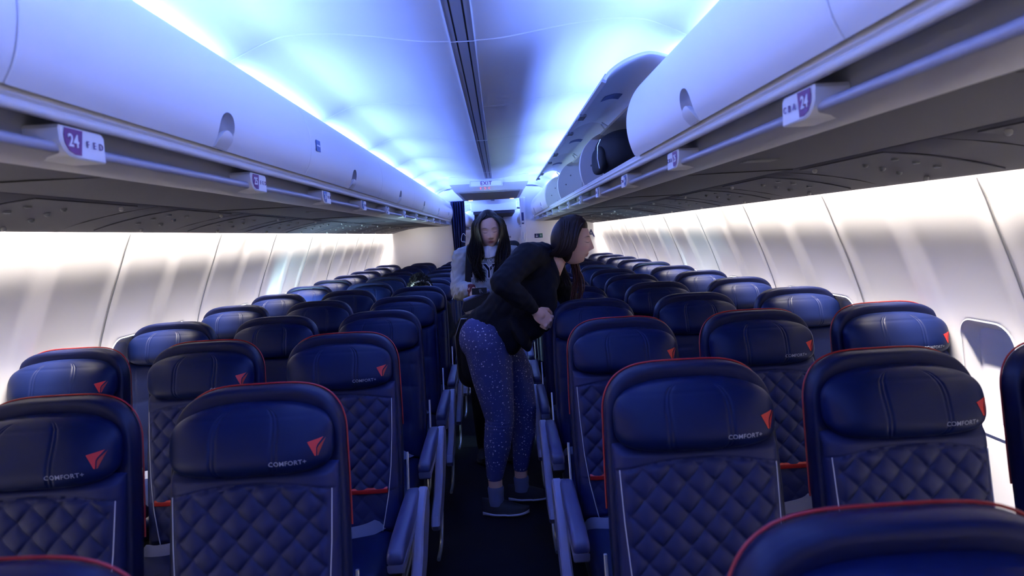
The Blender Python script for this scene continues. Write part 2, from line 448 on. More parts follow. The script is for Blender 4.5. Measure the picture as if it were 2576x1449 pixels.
# dark cross seams of the bin undersides
b = MB()
for s in (-1, 1):
    for k in range(0, 7):
        y = 3.02 + 1.524 * (k - 1) if s < 0 else 2.40 + 1.524 * (k - 1)
        if y > 10: continue
        b.box(*sorted((s * .745, s * 1.108)), y - .0015, y + .0015, 1.6592, 1.6625)
struct(b.build('trim_14', M['dark'], smooth=False))

# ------------------------------------------------------------------ overhead bins
DOOR = [(.598, 1.744), (.583, 1.772), (.571, 1.815), (.567, 1.866), (.576, 1.922), (.599, 1.972), (.645, 2.020), (.700, 2.047), (.76, 2.055), (.82, 2.045)]
DS = spline(DOOR, 90)
OPEN = [(.491, 2.029), (.506, 2.050), (.548, 2.082), (.600, 2.106), (.663, 2.119), (.717, 2.107), (.765, 2.088), (.800, 2.066)]
OS = spline(OPEN, 24)
BY0 = 1.014; BL = 1.524
ords = ['first', 'second', 'third', 'fourth', 'fifth', 'sixth', 'seventh', 'eighth']
def DXF(z): return float(np.interp(z, [p[1] for p in DS[:54]], [p[0] for p in DS[:54]]))
def scoop(d, s, yc):
    """cut a rounded hand scoop into the door d (mesh in bin coordinates) and seat a paddle in it."""
    c = MB(); blob_box(c, (s * (DXF(1.79) - .004) - s * .8, yc, 1.787 - 1.74), (.032, .047, .046), 2.3, 16, 20)
    co = c.build('cutter', M['strip']); co.parent = d
    m = d.modifiers.new('b', 'BOOLEAN'); m.object = co; m.operation = 'DIFFERENCE'; m.solver = 'EXACT'
    dg = bpy.context.evaluated_depsgraph_get(); dg.update()
    me = bpy.data.meshes.new_from_object(d.evaluated_get(dg)); d.modifiers.clear(); d.data = me; me.polygons.foreach_set('use_smooth', [True] * len(me.polygons)); me.set_sharp_from_angle(angle=R(28))
    bpy.data.objects.remove(co)
    # inner liner of the scoop; its darker grey paints in the shade of the hollow
    L = MB(); rows = []
    for i in range(7):
        f = 1 - i / 6 * .96; off = -.0005 + .030 * math.sqrt(max(0, 1 - f * f))
        rows.append([(s * (DXF(1.787 + .046 * f * math.sin(t_)) + off) - s * .8, yc + .047 * f * math.cos(t_), 1.787 + .046 * f * math.sin(t_) - 1.74) for t_ in np.linspace(0, 2 * math.pi, 33)[:-1]])
    L.grid(rows, closed_v=True); L.build('handle_pocket', M['strip'], d)
    g = MB(); rr_ = []
    for k in range(9):
        u = k / 8; zc = 1.746 + .042 * u; hw_ = .040 * math.sqrt(max(.03, 1 - (max(0, u - .30) / .71) ** 2))
        rr_.append([(s * (DXF(zc) - .003 - .006 * math.sin(u * 2.6)) - s * .8, yc - .006 + t_ * hw_, zc - 1.74) for t_ in (-1, -.6, 0, .6, 1)] + [(s * (DXF(zc) + .004) - s * .8, yc - .006 + t_ * hw_, zc - 1.74) for t_ in (1, 0, -1)])
    g.loft(rr_); g.build('handle', M['binin'], d)
def overhead_bin(s, k, opened):
    y0, y1 = BY0 + BL * k, BY0 + BL * (k + 1); y1 = min(y1, YB1 - .012)
    if y1 - y0 < .3: return
    side = 'left' if s < 0 else 'right'
    lab = ('open overhead bin with raised door, %s of the three open ones' % ('nearest', 'middle', 'farthest')[k - 1] if opened else
           'closed pale overhead bin on the %s, %s of that side counted from the front' % (side, ords[k + 1] if s < 0 else ('first', 'second', 'third', 'fourth', 'fifth', 'sixth')[k + 1 if k < 1 else k - 2]))
    if opened: lab = '%s, %s' % (lab, 'black bag inside') if k == 1 else lab
    r = empty('overhead_bin', (s * .8, (y0 + y1) / 2, 1.74), label=lab, cat='overhead bin', group='overhead bins along the cabin')
    def P(x): return s * x - s * .8
    yo = (y0 + y1) / 2; a, c = y0 - yo + .0015, y1 - yo - .0015
    rz = -1.74
    # body: floor, back, roof
    b = MB()
    b.prism([(P(x), z + rz) for x, z in ((.612, 1.745), (.612, 1.757), (.70, 1.764), (1.14, 1.775), (1.14, 1.758), (.70, 1.752))], a, c)
    b.prism([(P(x), z + rz) for x, z in ((1.13, 1.76), (1.14, 1.76), (1.10, 2.04), (1.09, 2.04))], a, c)
    b.prism([(P(x), z + rz) for x, z in ((.70, 2.028), (1.10, 2.030), (1.10, 2.040), (.70, 2.040))], a, c)
    b.build('body', M['binin'], r)
    # partitions at both ends
    part = [(x + .006, z - .006) for x, z in DS[:-6:3] if z > 1.757]
    pp = [(.618, 1.757)] + part + [(.82, 2.028), (1.09, 2.030), (1.13, 1.772)]
    for ya in (a, c - .016):
        b = MB(); b.prism([(P(x), z + rz) for x, z in pp], ya, ya + .016, bev=.002)
        d = b.build('partition', M['binin'], r)
        if opened:
            b = MB()
            for (x, z) in ((.68, 1.93), (.70, 1.80), (.76, 1.775), (.64, 1.86)):
                b.tube([(P(x), ya - .001, z + rz), (P(x), ya - .003, z + rz)], .006, 10)
            cr = [(.80, 2.02), (.80, 1.93), (.77, 1.89), (.765, 1.78)]
            for i in range(3):
                b.tube([(P(cr[i][0]), ya - .0002, cr[i][1] + rz), (P(cr[i + 1][0]), ya - .0002, cr[i + 1][1] + rz)], .0016, 5)
            b.build('screw', M['grille'], d)
    prof = OS if opened else DS
    Q = np.array(prof); T = np.gradient(Q, axis=0); T /= np.linalg.norm(T, axis=1)[:, None]; N = np.stack([T[:, 1], -T[:, 0]], 1) * .012
    inner = Q + N if opened else Q + N
    poly = [(P(x), z + rz) for x, z in list(map(tuple, Q)) + list(map(tuple, inner[::-1]))]
    b = MB(); b.prism(poly, a + .001, c - .001, bev=.0015)
    d = b.build('door', M['bin'], r, angle=50)
    if not opened:
        scoop(d, s, 0.0)
    else:
        e = MB(); e.prism([(P(x), z + rz) for x, z in ((.486, 2.020), (.500, 2.014), (.512, 2.040), (.500, 2.048))], a + .004, c - .004)
        e.build('door_edge', M['strip'], d)
        e = MB()
        for yy_ in (-.06, .0, .5): e.box(*sorted((P(.483), P(.515))), yy_ - .03, yy_ + .02, 2.006 + rz, 2.018 + rz, .002)
        e.build('latch', M['grille'], d)
        # sticker on the inner face
        e = MB(); seg = [(x, z) for x, z in zip(*inner.T) if .60 < x < .70]
        e.prism([(P(x), z + rz - .0006) for x, z in seg] + [(P(x), z + rz - .002) for x, z in seg[::-1]], -.02 - .05, .05)
        e.build('sticker', M['blue'], d, smooth=False)
        # hinge struts
        for yy_ in (c - .05,):
            st = MB(); st.tube([(P(.74), yy_, 2.026 + rz), (P(.70), yy_ - .01, 2.085 + rz)], .005, 8)
            st.tube([(P(.80), yy_, 2.032 + rz), (P(.705), yy_ - .01, 2.095 + rz)], .004, 8)
            st.build('hinge_strut', M['metal'], r)
    return r
for k in range(-1, 7): overhead_bin(-1, k, False)
for k in range(-1, 7): overhead_bin(1, k, k in (1, 2, 3))
for s in (-1, 1):
    b = MB(); b.sheet([(s * x, z) for x, z in DS], YB0, BY0 - BL - .004, .012, side=-s); struct(b.build('trim_%d' % (40 + s), M['bin']))
# small stickers on the closed left door
b = MB(); b.prism([(2.600, 1.838), (2.655, 1.838), (2.655, 1.878), (2.600, 1.878)], -.5655, -.5635, axis='x')
st = b.build('bin_sticker', M['blue'], smooth=False); tag(st, 'small blue rectangular sticker on a closed left bin door', 'sticker')
b = MB(); b.box(-.5632, -.5628, 2.606, 2.648, 1.856, 1.861); b.build('print_line', M['stick'], st, smooth=False)

# aft cabin bins, continuing behind the bulkhead
for s in (-1, 1):
    for k in range(5):
        y0 = 10.55 + BL * k
        Q = np.array(DS); T = np.gradient(Q, axis=0); T /= np.linalg.norm(T, axis=1)[:, None]; N = np.stack([T[:, 1], -T[:, 0]], 1) * .012; I = Q + N
        r = empty('overhead_bin', (s * .8, y0 + BL / 2, 1.74), label='pale overhead bin in the aft cabin beyond the bulkhead, %s side, %s one' % ('left' if s < 0 else 'right', ords[k]), cat='overhead bin', group='overhead bins of the aft cabin')
        b = MB(); b.prism([(s * x - s * .8, z - 1.74) for x, z in list(map(tuple, Q)) + list(map(tuple, I[::-1]))], -BL / 2 + .003, BL / 2 - .003); b.build('door', M['bin'], r)
        b = MB(); b.prism([(s * x - s * .8, z - 1.74) for x, z in ((.615, 1.75), (1.1, 1.765), (1.1, 2.035), (.82, 2.035))], -BL / 2 + .005, BL / 2 - .005); b.build('body', M['binin'], r)

# bag in the open bin
r = empty('backpack', (.80, 3.72, 1.77), label='black backpack lying inside the open overhead bin', cat='bag')
b = MB(); blob_box(b, (0.0, 0, .118), (.17, .27, .112), 3.0, R_=Matrix.Rotation(R(2), 3, 'Z')); b.build('body', M['black'], r)
b = MB(); blob_box(b, (-.155, .02, .085), (.030, .18, .070), 3.0); b.build('pocket', M['black'], r)
b = MB(); b.tube([(-.178, -.20, .19 - .02), (-.19, -.17, .14), (-.192, -.16, .08), (-.185, -.16, .03)], .003, 6); b.build('zipper', M['metal'], r)

# ------------------------------------------------------------------ soffit with exit sign, bulkheads, curtain
b = MB()
def lev(z, y0, xh, y1=10.36): return [(-xh, y0, z), (xh, y0, z), (xh, y1, z), (-xh, y1, z)]
b.loft([lev(2.20, 8.34, .475), lev(2.118, 8.335, .475), lev(2.110, 8.33, .470), lev(2.034, 8.43, .425), lev(2.024, 8.45, .415), lev(2.020, 8.47, .405)])
struct(b.build('trim_15', M['ceil'], angle=30))
b = MB(); b.box(-.37, .37, 8.50, 10.30, 2.012, 2.023, .003); struct(b.build('trim_16', M['strip']))
for x in (-.30, .30):
    m_ = MB(); m_.box(x - .03, x + .03, 10.20, 10.25, 2.004, 2.013, .002)
    tag(m_.build('downlight', mat('lamp_warm', (.8, .7, .5), .4, emit=(1, .75, .4), es=1.5)), 'small warm downlight at the %s end of the soffit underside' % ('left' if x < 0 else 'right'), 'light', 'soffit downlights')
r = empty('exit_sign', (-.035, 8.30, 2.105), label='pale EXIT sign on the ceiling soffit above the aisle', cat='sign')
b = MB(); b.box(-.195, .195, -.012, .012, -.036, .036, .003); b.build('housing', M['white'], r)
b = MB()
for a_, b_, c_, d_ in ((-.185, .185, -.030, -.027), (-.185, .185, .027, .030), (-.188, -.185, -.030, .030), (.185, .188, -.030, .030)): b.box(a_, b_, -.0145, -.0118, c_, d_)
b.build('sign_border', M['strip'], r, smooth=False)
text_obj('EXIT', .060, (.0, -.0135, .0), (1, 0, 0), (0, 0, 1), M['exitink'], r, bold=.0012, spacing=1.15)
r = empty('seat_belt_sign', (-.025, 8.395, 2.052), label='small lit red sign symbols just below the EXIT sign', cat='sign')
b = MB()
for cx_, d_ in ((-.022, 1), (.022, -1)):
    b.tube([(cx_ - .011 * d_, -.012, .013), (cx_ + .008 * d_, -.012, 0), (cx_ - .011 * d_, -.012, -.013)], .0028, 6)
b.build('symbol', M['pinklamp'], r)
b = MB(); b.tube([(-.078, -.010, .010), (-.078, -.012, -.010)], [.007, .003], 8); b.build('light_dot', M['pinklamp'], r)
# bulkheads (partition walls with a wide doorway) 
def bulk(s, nm):
    # outline follows the fuselage: wall, bins pass above; cut at x = doorway
    xin = .60 if s < 0 else .50
    pts = [(xin, 0)] + [(x, z) for x, z in WP[::-1]] + [(1.42, 1.80), (1.2, 2.10), (.9, 2.16), (xin, 2.19)]
    b = MB(); b.prism([(s * x, z) for x, z in pts], YB1, YB1 + .035)
    o = b.build(nm, M['bulk'], smooth=False); struct(o)
    return o
bulk(-1, 'wall_rear_left'); bulk(1, 'wall_rear_right')
b = MB(); b.box(-.60, .50, YB1, YB1 + .035, 2.03, 2.20); struct(b.build('wall_rear_header', M['bulk'], smooth=False))
# end post on the right of the doorway
r = empty('partition_post', (.45, YB1, 0), label='pale narrow end post at the right side of the rear doorway', cat='post')
b = MB(); b.box(-.035, .035, -.10, .05, 0, 2.03, .012); b.build('post', M['bulk'], r)
b = MB(); b.box(.037, .047, -.06, .05, 0, 2.02, .004); b.build('edge_strip', M['white'], r)
b = MB(); b.box(-.022, .012, -.104, -.0995, 1.63, 1.80); pl = b.build('placard', M['navyink'], r, smooth=False)
b = MB(); b.box(-.018, -.006, -.106, -.104, 1.65, 1.68); b.box(-.003, .008, -.106, -.104, 1.65, 1.68); b.build('symbol', M['stick'], pl, smooth=False)
b = MB(); b.tube([(-.004, -.104, 1.56), (-.004, -.108, 1.44)], .012, 10)
b = MB(); blob_box(b, (-.004, -.102, 1.46), (.014, .008, .065), 2.2, 10, 12); b.build('latch', M['white'], r)
# exit placard and letter on the right bulkhead
r = empty('exit_placard', (.67, YB1 - .004, 1.447), label='small navy and green placard with arrow on right rear bulkhead', cat='placard')
b = MB(); b.box(-.060, .008, -.003, .003, -.032, .032); b.build('blue_field', M['navyink'], r, smooth=False)
b = MB(); b.box(.008, .060, -.003, .003, -.032, .032); b.build('green_field', M['green'], r, smooth=False)
b = MB(); b.box(-.029, -.023, -.005, -.003, -.01, .022); b.prism([(-.044, -.004), (-.008, -.004), (-.026, -.022)], -.005, -.003); b.box(.030, .040, -.005, -.003, -.015, .015); b.build('symbol', M['stick'], r, smooth=False)
o = text_obj('A', .150, (1.455, YB1 - .004, 1.435), (1, 0, 0), (0, 0, 1), M['navyink'], None, 'wall_letter', ext=.003, bold=.004)
tag(o, 'navy capital letter A on the right rear bulkhead', 'letter')

# curtain tied open at the left of the doorway
r = empty('curtain', (-.50, YB1 - .06, 0), label='navy curtain drawn aside at the left of the rear doorway', cat='curtain')
rows = []
for i in range(41):
    z = 2.015 - i * (2.015 - .35) / 40; row = []
    pinch = 1 - .50 * math.exp(-((z - .98) / .38) ** 2) ; shift = -.035 * (1 - pinch)
    for j in range(61):
        u = j / 60; x = (-.105 + .205 * u) * pinch + shift
        yv = .030 * math.sin(u * 2 * math.pi * 5.5 + .6 * math.sin(z * 3)) * (.5 + .5 * pinch) + .012 * math.sin(u * 23 + z * 4)
        row.append((x, yv, z))
    rows.append(row)
b = MB(); b.grid(rows); c = b.build('curtain_fabric', M['curtain'], r, angle=80)
sm_ = c.modifiers.new('t', 'SOLIDIFY'); sm_.thickness = .003
b = MB(); b.tube([(-.12, .0, 2.02), (.55, .0, 2.02)], .006, 8); b.build('curtain_rail', M['metal'], r)

# aft cabin: second soffit, side wall, end walls
b = MB(); b.box(-.50, .50, 15.2, 15.4, 2.02, 2.21, .01); struct(b.build('trim_17', M['ceil']))
b = MB(); b.box(-.46, .46, 15.4, 19.4, 1.96, 2.05, .01); struct(b.build('trim_18', M['psu']))
b = MB(); b.prism([(.22, 0), (1.69, 0), (1.77, .9), (1.54, 1.59), (1.2, 2.1), (.22, 2.19)], 18.6, 18.65); struct(b.build('wall_aft_right', M['bulk'], smooth=False))
b = MB(); b.prism([(-.55, 0), (-1.69, 0), (-1.77, .9), (-1.54, 1.59), (-1.2, 2.1), (-.55, 2.19)], 18.6, 18.65); struct(b.build('wall_aft_left', M['bulk'], smooth=False))
b = MB(); b.box(-.6, .3, 19.9, 19.95, 0, 2.2); struct(b.build('wall_aft_end', M['strip'], smooth=False))
for s, nm in ((-1, 'wall_aft_side_left'), (1, 'wall_aft_side_right')):
    b = MB(); b.sheet([(s * x, z) for x, z in WP], 10.42, YE, .01, side=s); struct(b.build(nm, M['wall']))
r = empty('wall_placard', (.33, 18.59, 1.42), label='tiny dark placard on the far grey wall of aft cabin', cat='placard')
b = MB(); b.box(-.05, .06, -.004, .0, -.02, .02); b.build('dark_field', M['navyink'], r, smooth=False)
b = MB(); b.box(-.02, -.01, -.006, -.004, -.01, .01); b.box(.02, .04, -.006, -.004, -.01, .01); b.build('symbol', M['stick'], r, smooth=False)
tag(MB().box(.36, .44, 18.585, 18.595, 1.21, 1.235).build('red_marker', M['redlogo'], smooth=False), 'tiny red marker on the far grey wall below the dark placard', 'marker')

# ------------------------------------------------------------------ seats
TOPZ = 1.15; LEAN = .19
def by(z): return -(TOPZ - z) * LEAN
SW = .207
def shell_half(z):
    if z < 1.02: return SW + .006 * math.sin(max(0, min(1, (z - .45) / .57)) * math.pi)
    u = (z - 1.02) / (TOPZ - 1.02); return SW * max(0.0, 1 - u ** 2.2) ** (1 / 4.0)
def outline(z0=.42, n=34):
    L = [(-shell_half(z), z) for z in np.linspace(z0, 1.02, 12)]
    A = []
    for i in range(1, n + 1):                      # arched top from left to right
        t = math.pi * (1 - i / (n + 1)); c, s_ = math.cos(t), math.sin(t)
        A.append((SW * math.copysign(abs(c) ** (2 / 4.0), c), 1.02 + (TOPZ - 1.02) * abs(s_) ** (2 / 2.2)))
    Rr = [(-x, z) for x, z in L[::-1]]
    return L + A + Rr
def make_shell():
    O = outline(); cz = .8
    def rg(k, dy): return [(x * (1 - k / SW) if abs(x) > .01 else x, by(z) + dy, z - (k if z > 1.0 else 0)) for x, z in O]
    b = MB(); b.loft([rg(.030, -.030), rg(.016, -.034), rg(.007, -.033), rg(.002, -.029), rg(.0, -.022), rg(0, .004), rg(.001, .022), rg(.006, .031), rg(.016, .035)])
    return b
def make_trim():
    O = outline(.80); return MB().tube([(x * 1.006, by(z) + .024, z + (.0015 if z > 1 else 0)) for x, z in O], .0023, 8)
def hr_y(x, z):                                    # front surface of the headrest (local)
    v = max(-1, min(1, (z - HRZ) / HRH)); wv = HRW * max(1e-4, 1 - abs(v) ** (2.7 if v > 0 else 4.5)) ** (1 / (2.6 if v > 0 else 3.4)); u = max(-1, min(1, x / wv))
    d = .066 * max(0, 1 - abs(u) ** 3.6) ** .55 * max(0, 1 - abs(v) ** 2.8) ** .55 * (1 - .28 * v)
    g = 0
    for c in (-.36, .36):
        e = (u - c - .05 * math.copysign(1, c) * (v + .2) ** 2) * HRW
        g += .0026 * math.exp(-((abs(e) - .0048) / .0030) ** 2)
    g += .0022 * math.exp(-((v - .72 + .05 * u * u) / .035) ** 2)
    return by(z) - .058 - d + g * (1 if abs(v) < .9 else 0)
HRW, HRZ, HRH = .194, 1.038, .081
def make_headrest():
    rings = []; NV, NU = 48, 170
    for i in range(NV + 1):
        v = -1 + 2 * i / NV; v = math.copysign(1 - (1 - abs(v)) ** 1.3, v); v = max(-.9995, min(.9995, v)); z = HRZ + HRH * v
        wv = HRW * (1 - abs(v) ** (2.7 if v > 0 else 4.5)) ** (1 / (2.6 if v > 0 else 3.4)); row = []
        for j in range(NU + 1):
            u = -math.cos(math.pi * j / NU) * .35 + (-1 + 2 * j / NU) * .65; x = wv * u
            row.append((x, hr_y(x, z), z))
        for j in range(8, -1, -1):
            u = -1 + 2 * j / 8; row.append((wv * u * .96, by(z) - .026, z))
        rings.append(row)
    return MB().loft(rings)
def pipe_x(z):                                     # where the pale piping runs on the quilted back
    return float(np.interp(z, [.43, .50, .58, .68, .80, .92], [.135, .150, .166, .178, .185, .188]))
def ss_(v, a, b): u = min(1, max(0, (v - a) / (b - a))); return u * u * (3 - 2 * u)
def make_back(quilt):
    rings = []; NZ, NX = (150, 124) if quilt else (60, 60)
    CW = .200
    for i in range(NZ + 1):
        z = .44 + (.972 - .44) * i / NZ; row = []
        ez = min(1, (z - .44) / .03) ; ez2 = min(1, (.972 - z) / .02)
        for j in range(NX + 1):
            x = -CW + 2 * CW * j / NX; ax = abs(x) / CW
            t = .046 * (max(0, 1 - ax ** 9)) ** .5
            if quilt:
                px = pipe_x(z); top = .940 - .024 * (x / .19) ** 2
                wq_ = ss_(top - z, 0, .012) * ss_(px - .004 - abs(x), 0, .010) * ss_(z - .60, 0, .006)
                a = (x + z * .96) / .068; b_ = (x - z * .96) / .068
                if z > .598: t += wq_ * (-.006 + .0145 * (abs(math.sin(math.pi * a)) * abs(math.sin(math.pi * b_))) ** .25) + (1 - wq_) * .003
                t -= .0045 * math.exp(-((z - top) / .0028) ** 2) * (abs(x) < px + .006)
                if z < .60 and abs(x) < px:
                    a = (x + z * .96) / .068; b_ = (x - z * .96) / .068
                    t += -.008 + .004 * (abs(math.sin(math.pi * a)) * abs(math.sin(math.pi * b_))) ** .4
            else:
                for zs in (.905, .80, .795): t -= .0040 * math.exp(-((z - zs + .02 * (x / .2) ** 2) / .0030) ** 2)
                for xs in (.150,): t -= .004 * math.exp(-((abs(x) - xs) / .0035) ** 2)
                t += .006 * (1 - abs(math.cos(math.pi * (z - .44) / .18)) ** 4) * (abs(x) < .15)
            t *= max(0, ez) ** .4 * max(0.02, ez2) ** .4
            row.append((x, by(z) - .030 - t, z))
        for j in range(4, -1, -1): row.append((CW * .97 * (-1 + 2 * j / 4), by(z) - .028, z))
        rings.append(row)
    return MB().loft(rings)
def back_y(x, z): return by(z) - .030 - .046 * max(0, 1 - (abs(x) / .200) ** 9) ** .5
def rbox_rows(cx, cy, cz, hx, hy, hz, p=5, n=14, m=14): return blob_box(MB(), (cx, cy, cz), (hx, hy, hz), p, n, m)
def make_cushion(): 
    b = MB(); blob_box(b, (0, -.415, .385), (.201, .285, .070), 5.5, 22, 16)
    b.v = [(x, y, z + (.012 * math.cos(x / .2 * 1.4) if z > .385 else 0) - (.035 * max(0, (-y - .55) / .15) if z > .385 else 0)) for x, y, z in b.v]
    return b
meshes = {}
def shared(key, mb, m, angle=35):
    if key not in meshes:
        o = mb().build(key, m, angle=angle); meshes[key] = o.data; bpy.data.objects.remove(o)
    return meshes[key]
def part(name, me, parent, loc=(0, 0, 0)):
    o = bpy.data.objects.new(name, me); col.objects.link(o); o.parent = parent; o.location = loc; return o
def logo_mesh(polys):
    b = MB()
    for pts in polys:
        f = [(x, hr_y(x, z) - .0022, z) for x, z in pts]; k = [(x, hr_y(x, z) + .001, z) for x, z in pts]; b.loft([f, k])
    return b
def LP(pts): return [(.1640 + .0185 * a, 1.024 + .0200 * c) for a, c in pts]
LOGO_A = LP([(-1, .72), (.74, 1.0), (.10, .26), (-.02, -.05), (-.04, -.93), (-.16, -.90)])
LOGO_B = LP([(.98, .86), (.30, .18), (.14, -.10), (.10, -.95), (.18, -.92)])
def make_words():
    me = text_mesh('COMFORT+', .0150, .0002, .00010, 1.06)
    bm = bmesh.new(); bm.from_mesh(me); bmesh.ops.triangulate(bm, faces=bm.faces); bm.to_mesh(me); bm.free()
    b = MB(); vs = []
    for v in me.vertices:
        x = .1015 + v.co.x; z = .9965 + v.co.y
        vs.append((x, hr_y(x, z) - .0006 - max(0, v.co.z) * 2, z))
    b.add(vs, [tuple(p.vertices) for p in me.polygons]); bpy.data.meshes.remove(me); return b
def arm_pad():
    pts = [(-.602, .520), (-.592, .512), (-.13, .520), (-.095, .520), (-.080, .535), (-.084, .556), (-.105, .574), (-.14, .581), (-.30, .577), (-.50, .567), (-.585, .555), (-.602, .545)]
    P_ = [inset(pts, d) for d in (.012, .006, .0022, 0)]
    return MB().loft([[(x, p[0], p[1]) for p in Q] for x, Q in zip((-.026, -.0245, -.0205, -.014), P_)] + [[(x, p[0], p[1]) for p in Q] for x, Q in zip((.014, .0205, .0245, .026), P_[::-1])])
def arm_rim():
    pts = [(-.605, .519), (-.600, .492), (-.585, .482), (-.50, .484), (-.14, .504), (-.12, .522), (-.592, .514)]
    return MB().prism(pts, -.0245, .0245, 'x', bev=.004)
def arm_side(s):
    pts = [(-.10, .575), (-.06, .54), (-.10, .47), (-.24, .36), (-.42, .275), (-.60, .262), (-.625, .29), (-.60, .325), (-.47, .365), (-.36, .425), (-.29, .505), (-.22, .545), (-.14, .578)]
    return MB().prism(pts, -.018, .018, 'x', bev=.006)
def bracket(): return MB().prism([(-.135, .56), (-.118, .56), (-.088, .66), (-.085, .705), (-.093, .705), (-.105, .66)], -.004, .004, 'x', bev=.001)
def leg_tube(): return MB().tube([(0, -.16, .34), (0, -.17, .20), (0, -.20, .08), (0, -.26, .03), (0, -.40, .018), (0, -.58, .018)], .013, 10, updir=(1, 0, 0))
def leg_front(): return MB().tube([(0, -.52, .34), (0, -.56, .20), (0, -.58, .018)], .013, 10, updir=(1, 0, 0))
def frame():
    b = MB(); b.box(-.2, .2, -.66, -.13, .285, .325, .01); return b
def belt():
    b = MB(); b.tube(spline([(-.205, -.20, .40), (-.185, -.25, .455), (-.12, -.30, .472), (.00, -.275, .478), (.10, -.23, .478), (.16, -.165, .485)], 24), .024, 10, flat=.10, updir=(0, 1, 0)); return b
ORD = ['first', 'second', 'third', 'fourth', 'fifth', 'sixth', 'seventh', 'eighth', 'ninth', 'tenth', 'eleventh', 'twelfth']
def seat(x, y, s, j, comfort, label, group, far=False):
    r = empty('airplane_seat', (x, y, 0), label=label, cat='seat', group=group)
    part('seat_shell', shared('seat_shell', make_shell, M['shell'], 75), r)
    hd = part('headrest', shared('headrest', make_headrest, M['leather'], 60), r)
    if comfort:
        part('red_trim', shared('red_trim', make_trim, M['red']), r)
        bc = part('back_cushion', shared('quilted_back', lambda: make_back(True), M['leather2'], 80), r)
        part('lettering', shared('comfort_words', make_words, M['lettering']), hd)
        part('logo', shared('logo_main', lambda: logo_mesh([LOGO_A]), M['redlogo']), hd)
        part('logo', shared('logo_side', lambda: logo_mesh([LOGO_B]), M['redlogo2']), hd)
        for sg in (-1, 1):
            zs = np.linspace(.46, .918, 24)
            part('piping', shared('piping%d' % sg, lambda: MB().tube([(sg * pipe_x(z), back_y(pipe_x(z), z) - .0035, z) for z in zs], .0016, 6), M['piping']), bc)
        def band():
            xs = np.linspace(-.163, .163, 17)
            return MB().loft([[(x, back_y(x, .60) - .004, .589), (x, back_y(x, .60) - .007, .594), (x, back_y(x, .60) - .007, .605), (x, back_y(x, .60) - .003, .610), (x, back_y(x, .60) + .01, .61), (x, back_y(x, .60) + .01, .589)] for x in xs])
        part('lumbar_band', shared('lumbar_band', band, M['red']), bc)
    else:
        part('back_cushion', shared('plain_back', lambda: make_back(False), M['leather'], 80), r)
    part('seat_cushion', shared('seat_cushion', make_cushion, M['leather']), r)
    part('seat_frame', shared('seat_frame', frame, M['blackgloss']), r)
    part('seat_belt', shared('belt%d' % 0, belt, M['belt']), r).scale = (-s if s > 0 else 1, 1, 1) if False else (1, 1, 1)
    if far:
        for sg in (-1, 1): part('leg', shared('leg_tube', leg_tube, M['metal']), r, (sg * .12, 0, 0))
        return r
    arms = []
    if j == 0: arms.append((-s * .247, True))
    if j < 2: arms.append((s * .2555, False))
    for ax, aisle in arms:
        a = part('armrest', shared('arm_rim', arm_rim, M['armgrey']), r, (ax, 0, 0))
        part('armrest_pad', shared('arm_pad', arm_pad, M['armpad'], 60), a)
        part('pivot_bracket', shared('bracket', bracket, M['metal']), a, (s * .018 if aisle else -s * .012, 0, 0))
        if aisle: part('side_support', shared('arm_side', lambda: arm_side(1), M['armgrey']), a, (-s * .034, 0, 0))
    if j in (0, 2):
        lx = -s * .12 if j == 0 else -s * .05
        part('leg', shared('leg_tube', leg_tube, M['metal']), r, (lx, 0, 0))
        part('leg', shared('leg_front', leg_front, M['metal']), r, (lx, 0, 0))
        if j == 0:
            part('foot_rail', shared('foot_rail', lambda: MB().tube(spline([(0, -.17, .36), (0, -.15, .26), (0, -.17, .15), (0, -.26, .06), (0, -.42, .05)], 18), .009, 8, updir=(1, 0, 0)), M['metal']), r, (-s * .262, 0, 0))
    return r
SX = [.53, 1.040, 1.548]
ROWY = {0: .765, 1: 1.722, 2: 2.635}
for k in range(3, 11): ROWY[k] = 2.640 + .819 * (k - 2)
ROWY[11] = 10.05
COL = ['aisle', 'middle', 'window']
seatobj = {}
for rw in range(0, 12):
    for s in (-1, 1):
        for j in range(3):
            if rw == 0 and j > 0: continue
            if rw == 1 and s < 0 and j == 2: continue
            side = 'left' if s < 0 else 'right'
            if rw <= 2:
                pos = {0: 'front row, top edge only at the bottom of view', 1: 'second row from the viewer', 2: 'third row, last with red rims'}[rw]
                lab = 'quilted navy seat with red rim, %s side, %s place, %s' % (side, COL[j], pos)
                g = 'quilted red-rimmed seats'
            else:
                lab = 'plain navy leather seat without red rim, %s block, %s place, %s plain row' % (side, COL[j], ORD[rw - 3])
                g = 'plain navy seats'
            lab = ' '.join(lab.split()[:16])
            dx = 0
            seatobj[(rw, s, j)] = seat(s * SX[j] + dx, ROWY[rw], s, j, rw <= 2, lab, g)
for n, y in enumerate((12.3, 13.1, 13.9, 14.7, 15.5, 16.3)):
    for s in (-1, 1):
        for j in (0, 1):
            seat(s * SX[j], y, s, j, False, 'navy seat in the aft cabin beyond the doorway, %s side, %s place, %s row' % ('left' if s < 0 else 'right', COL[j], ORD[n]), 'seats of the aft cabin', far=True)

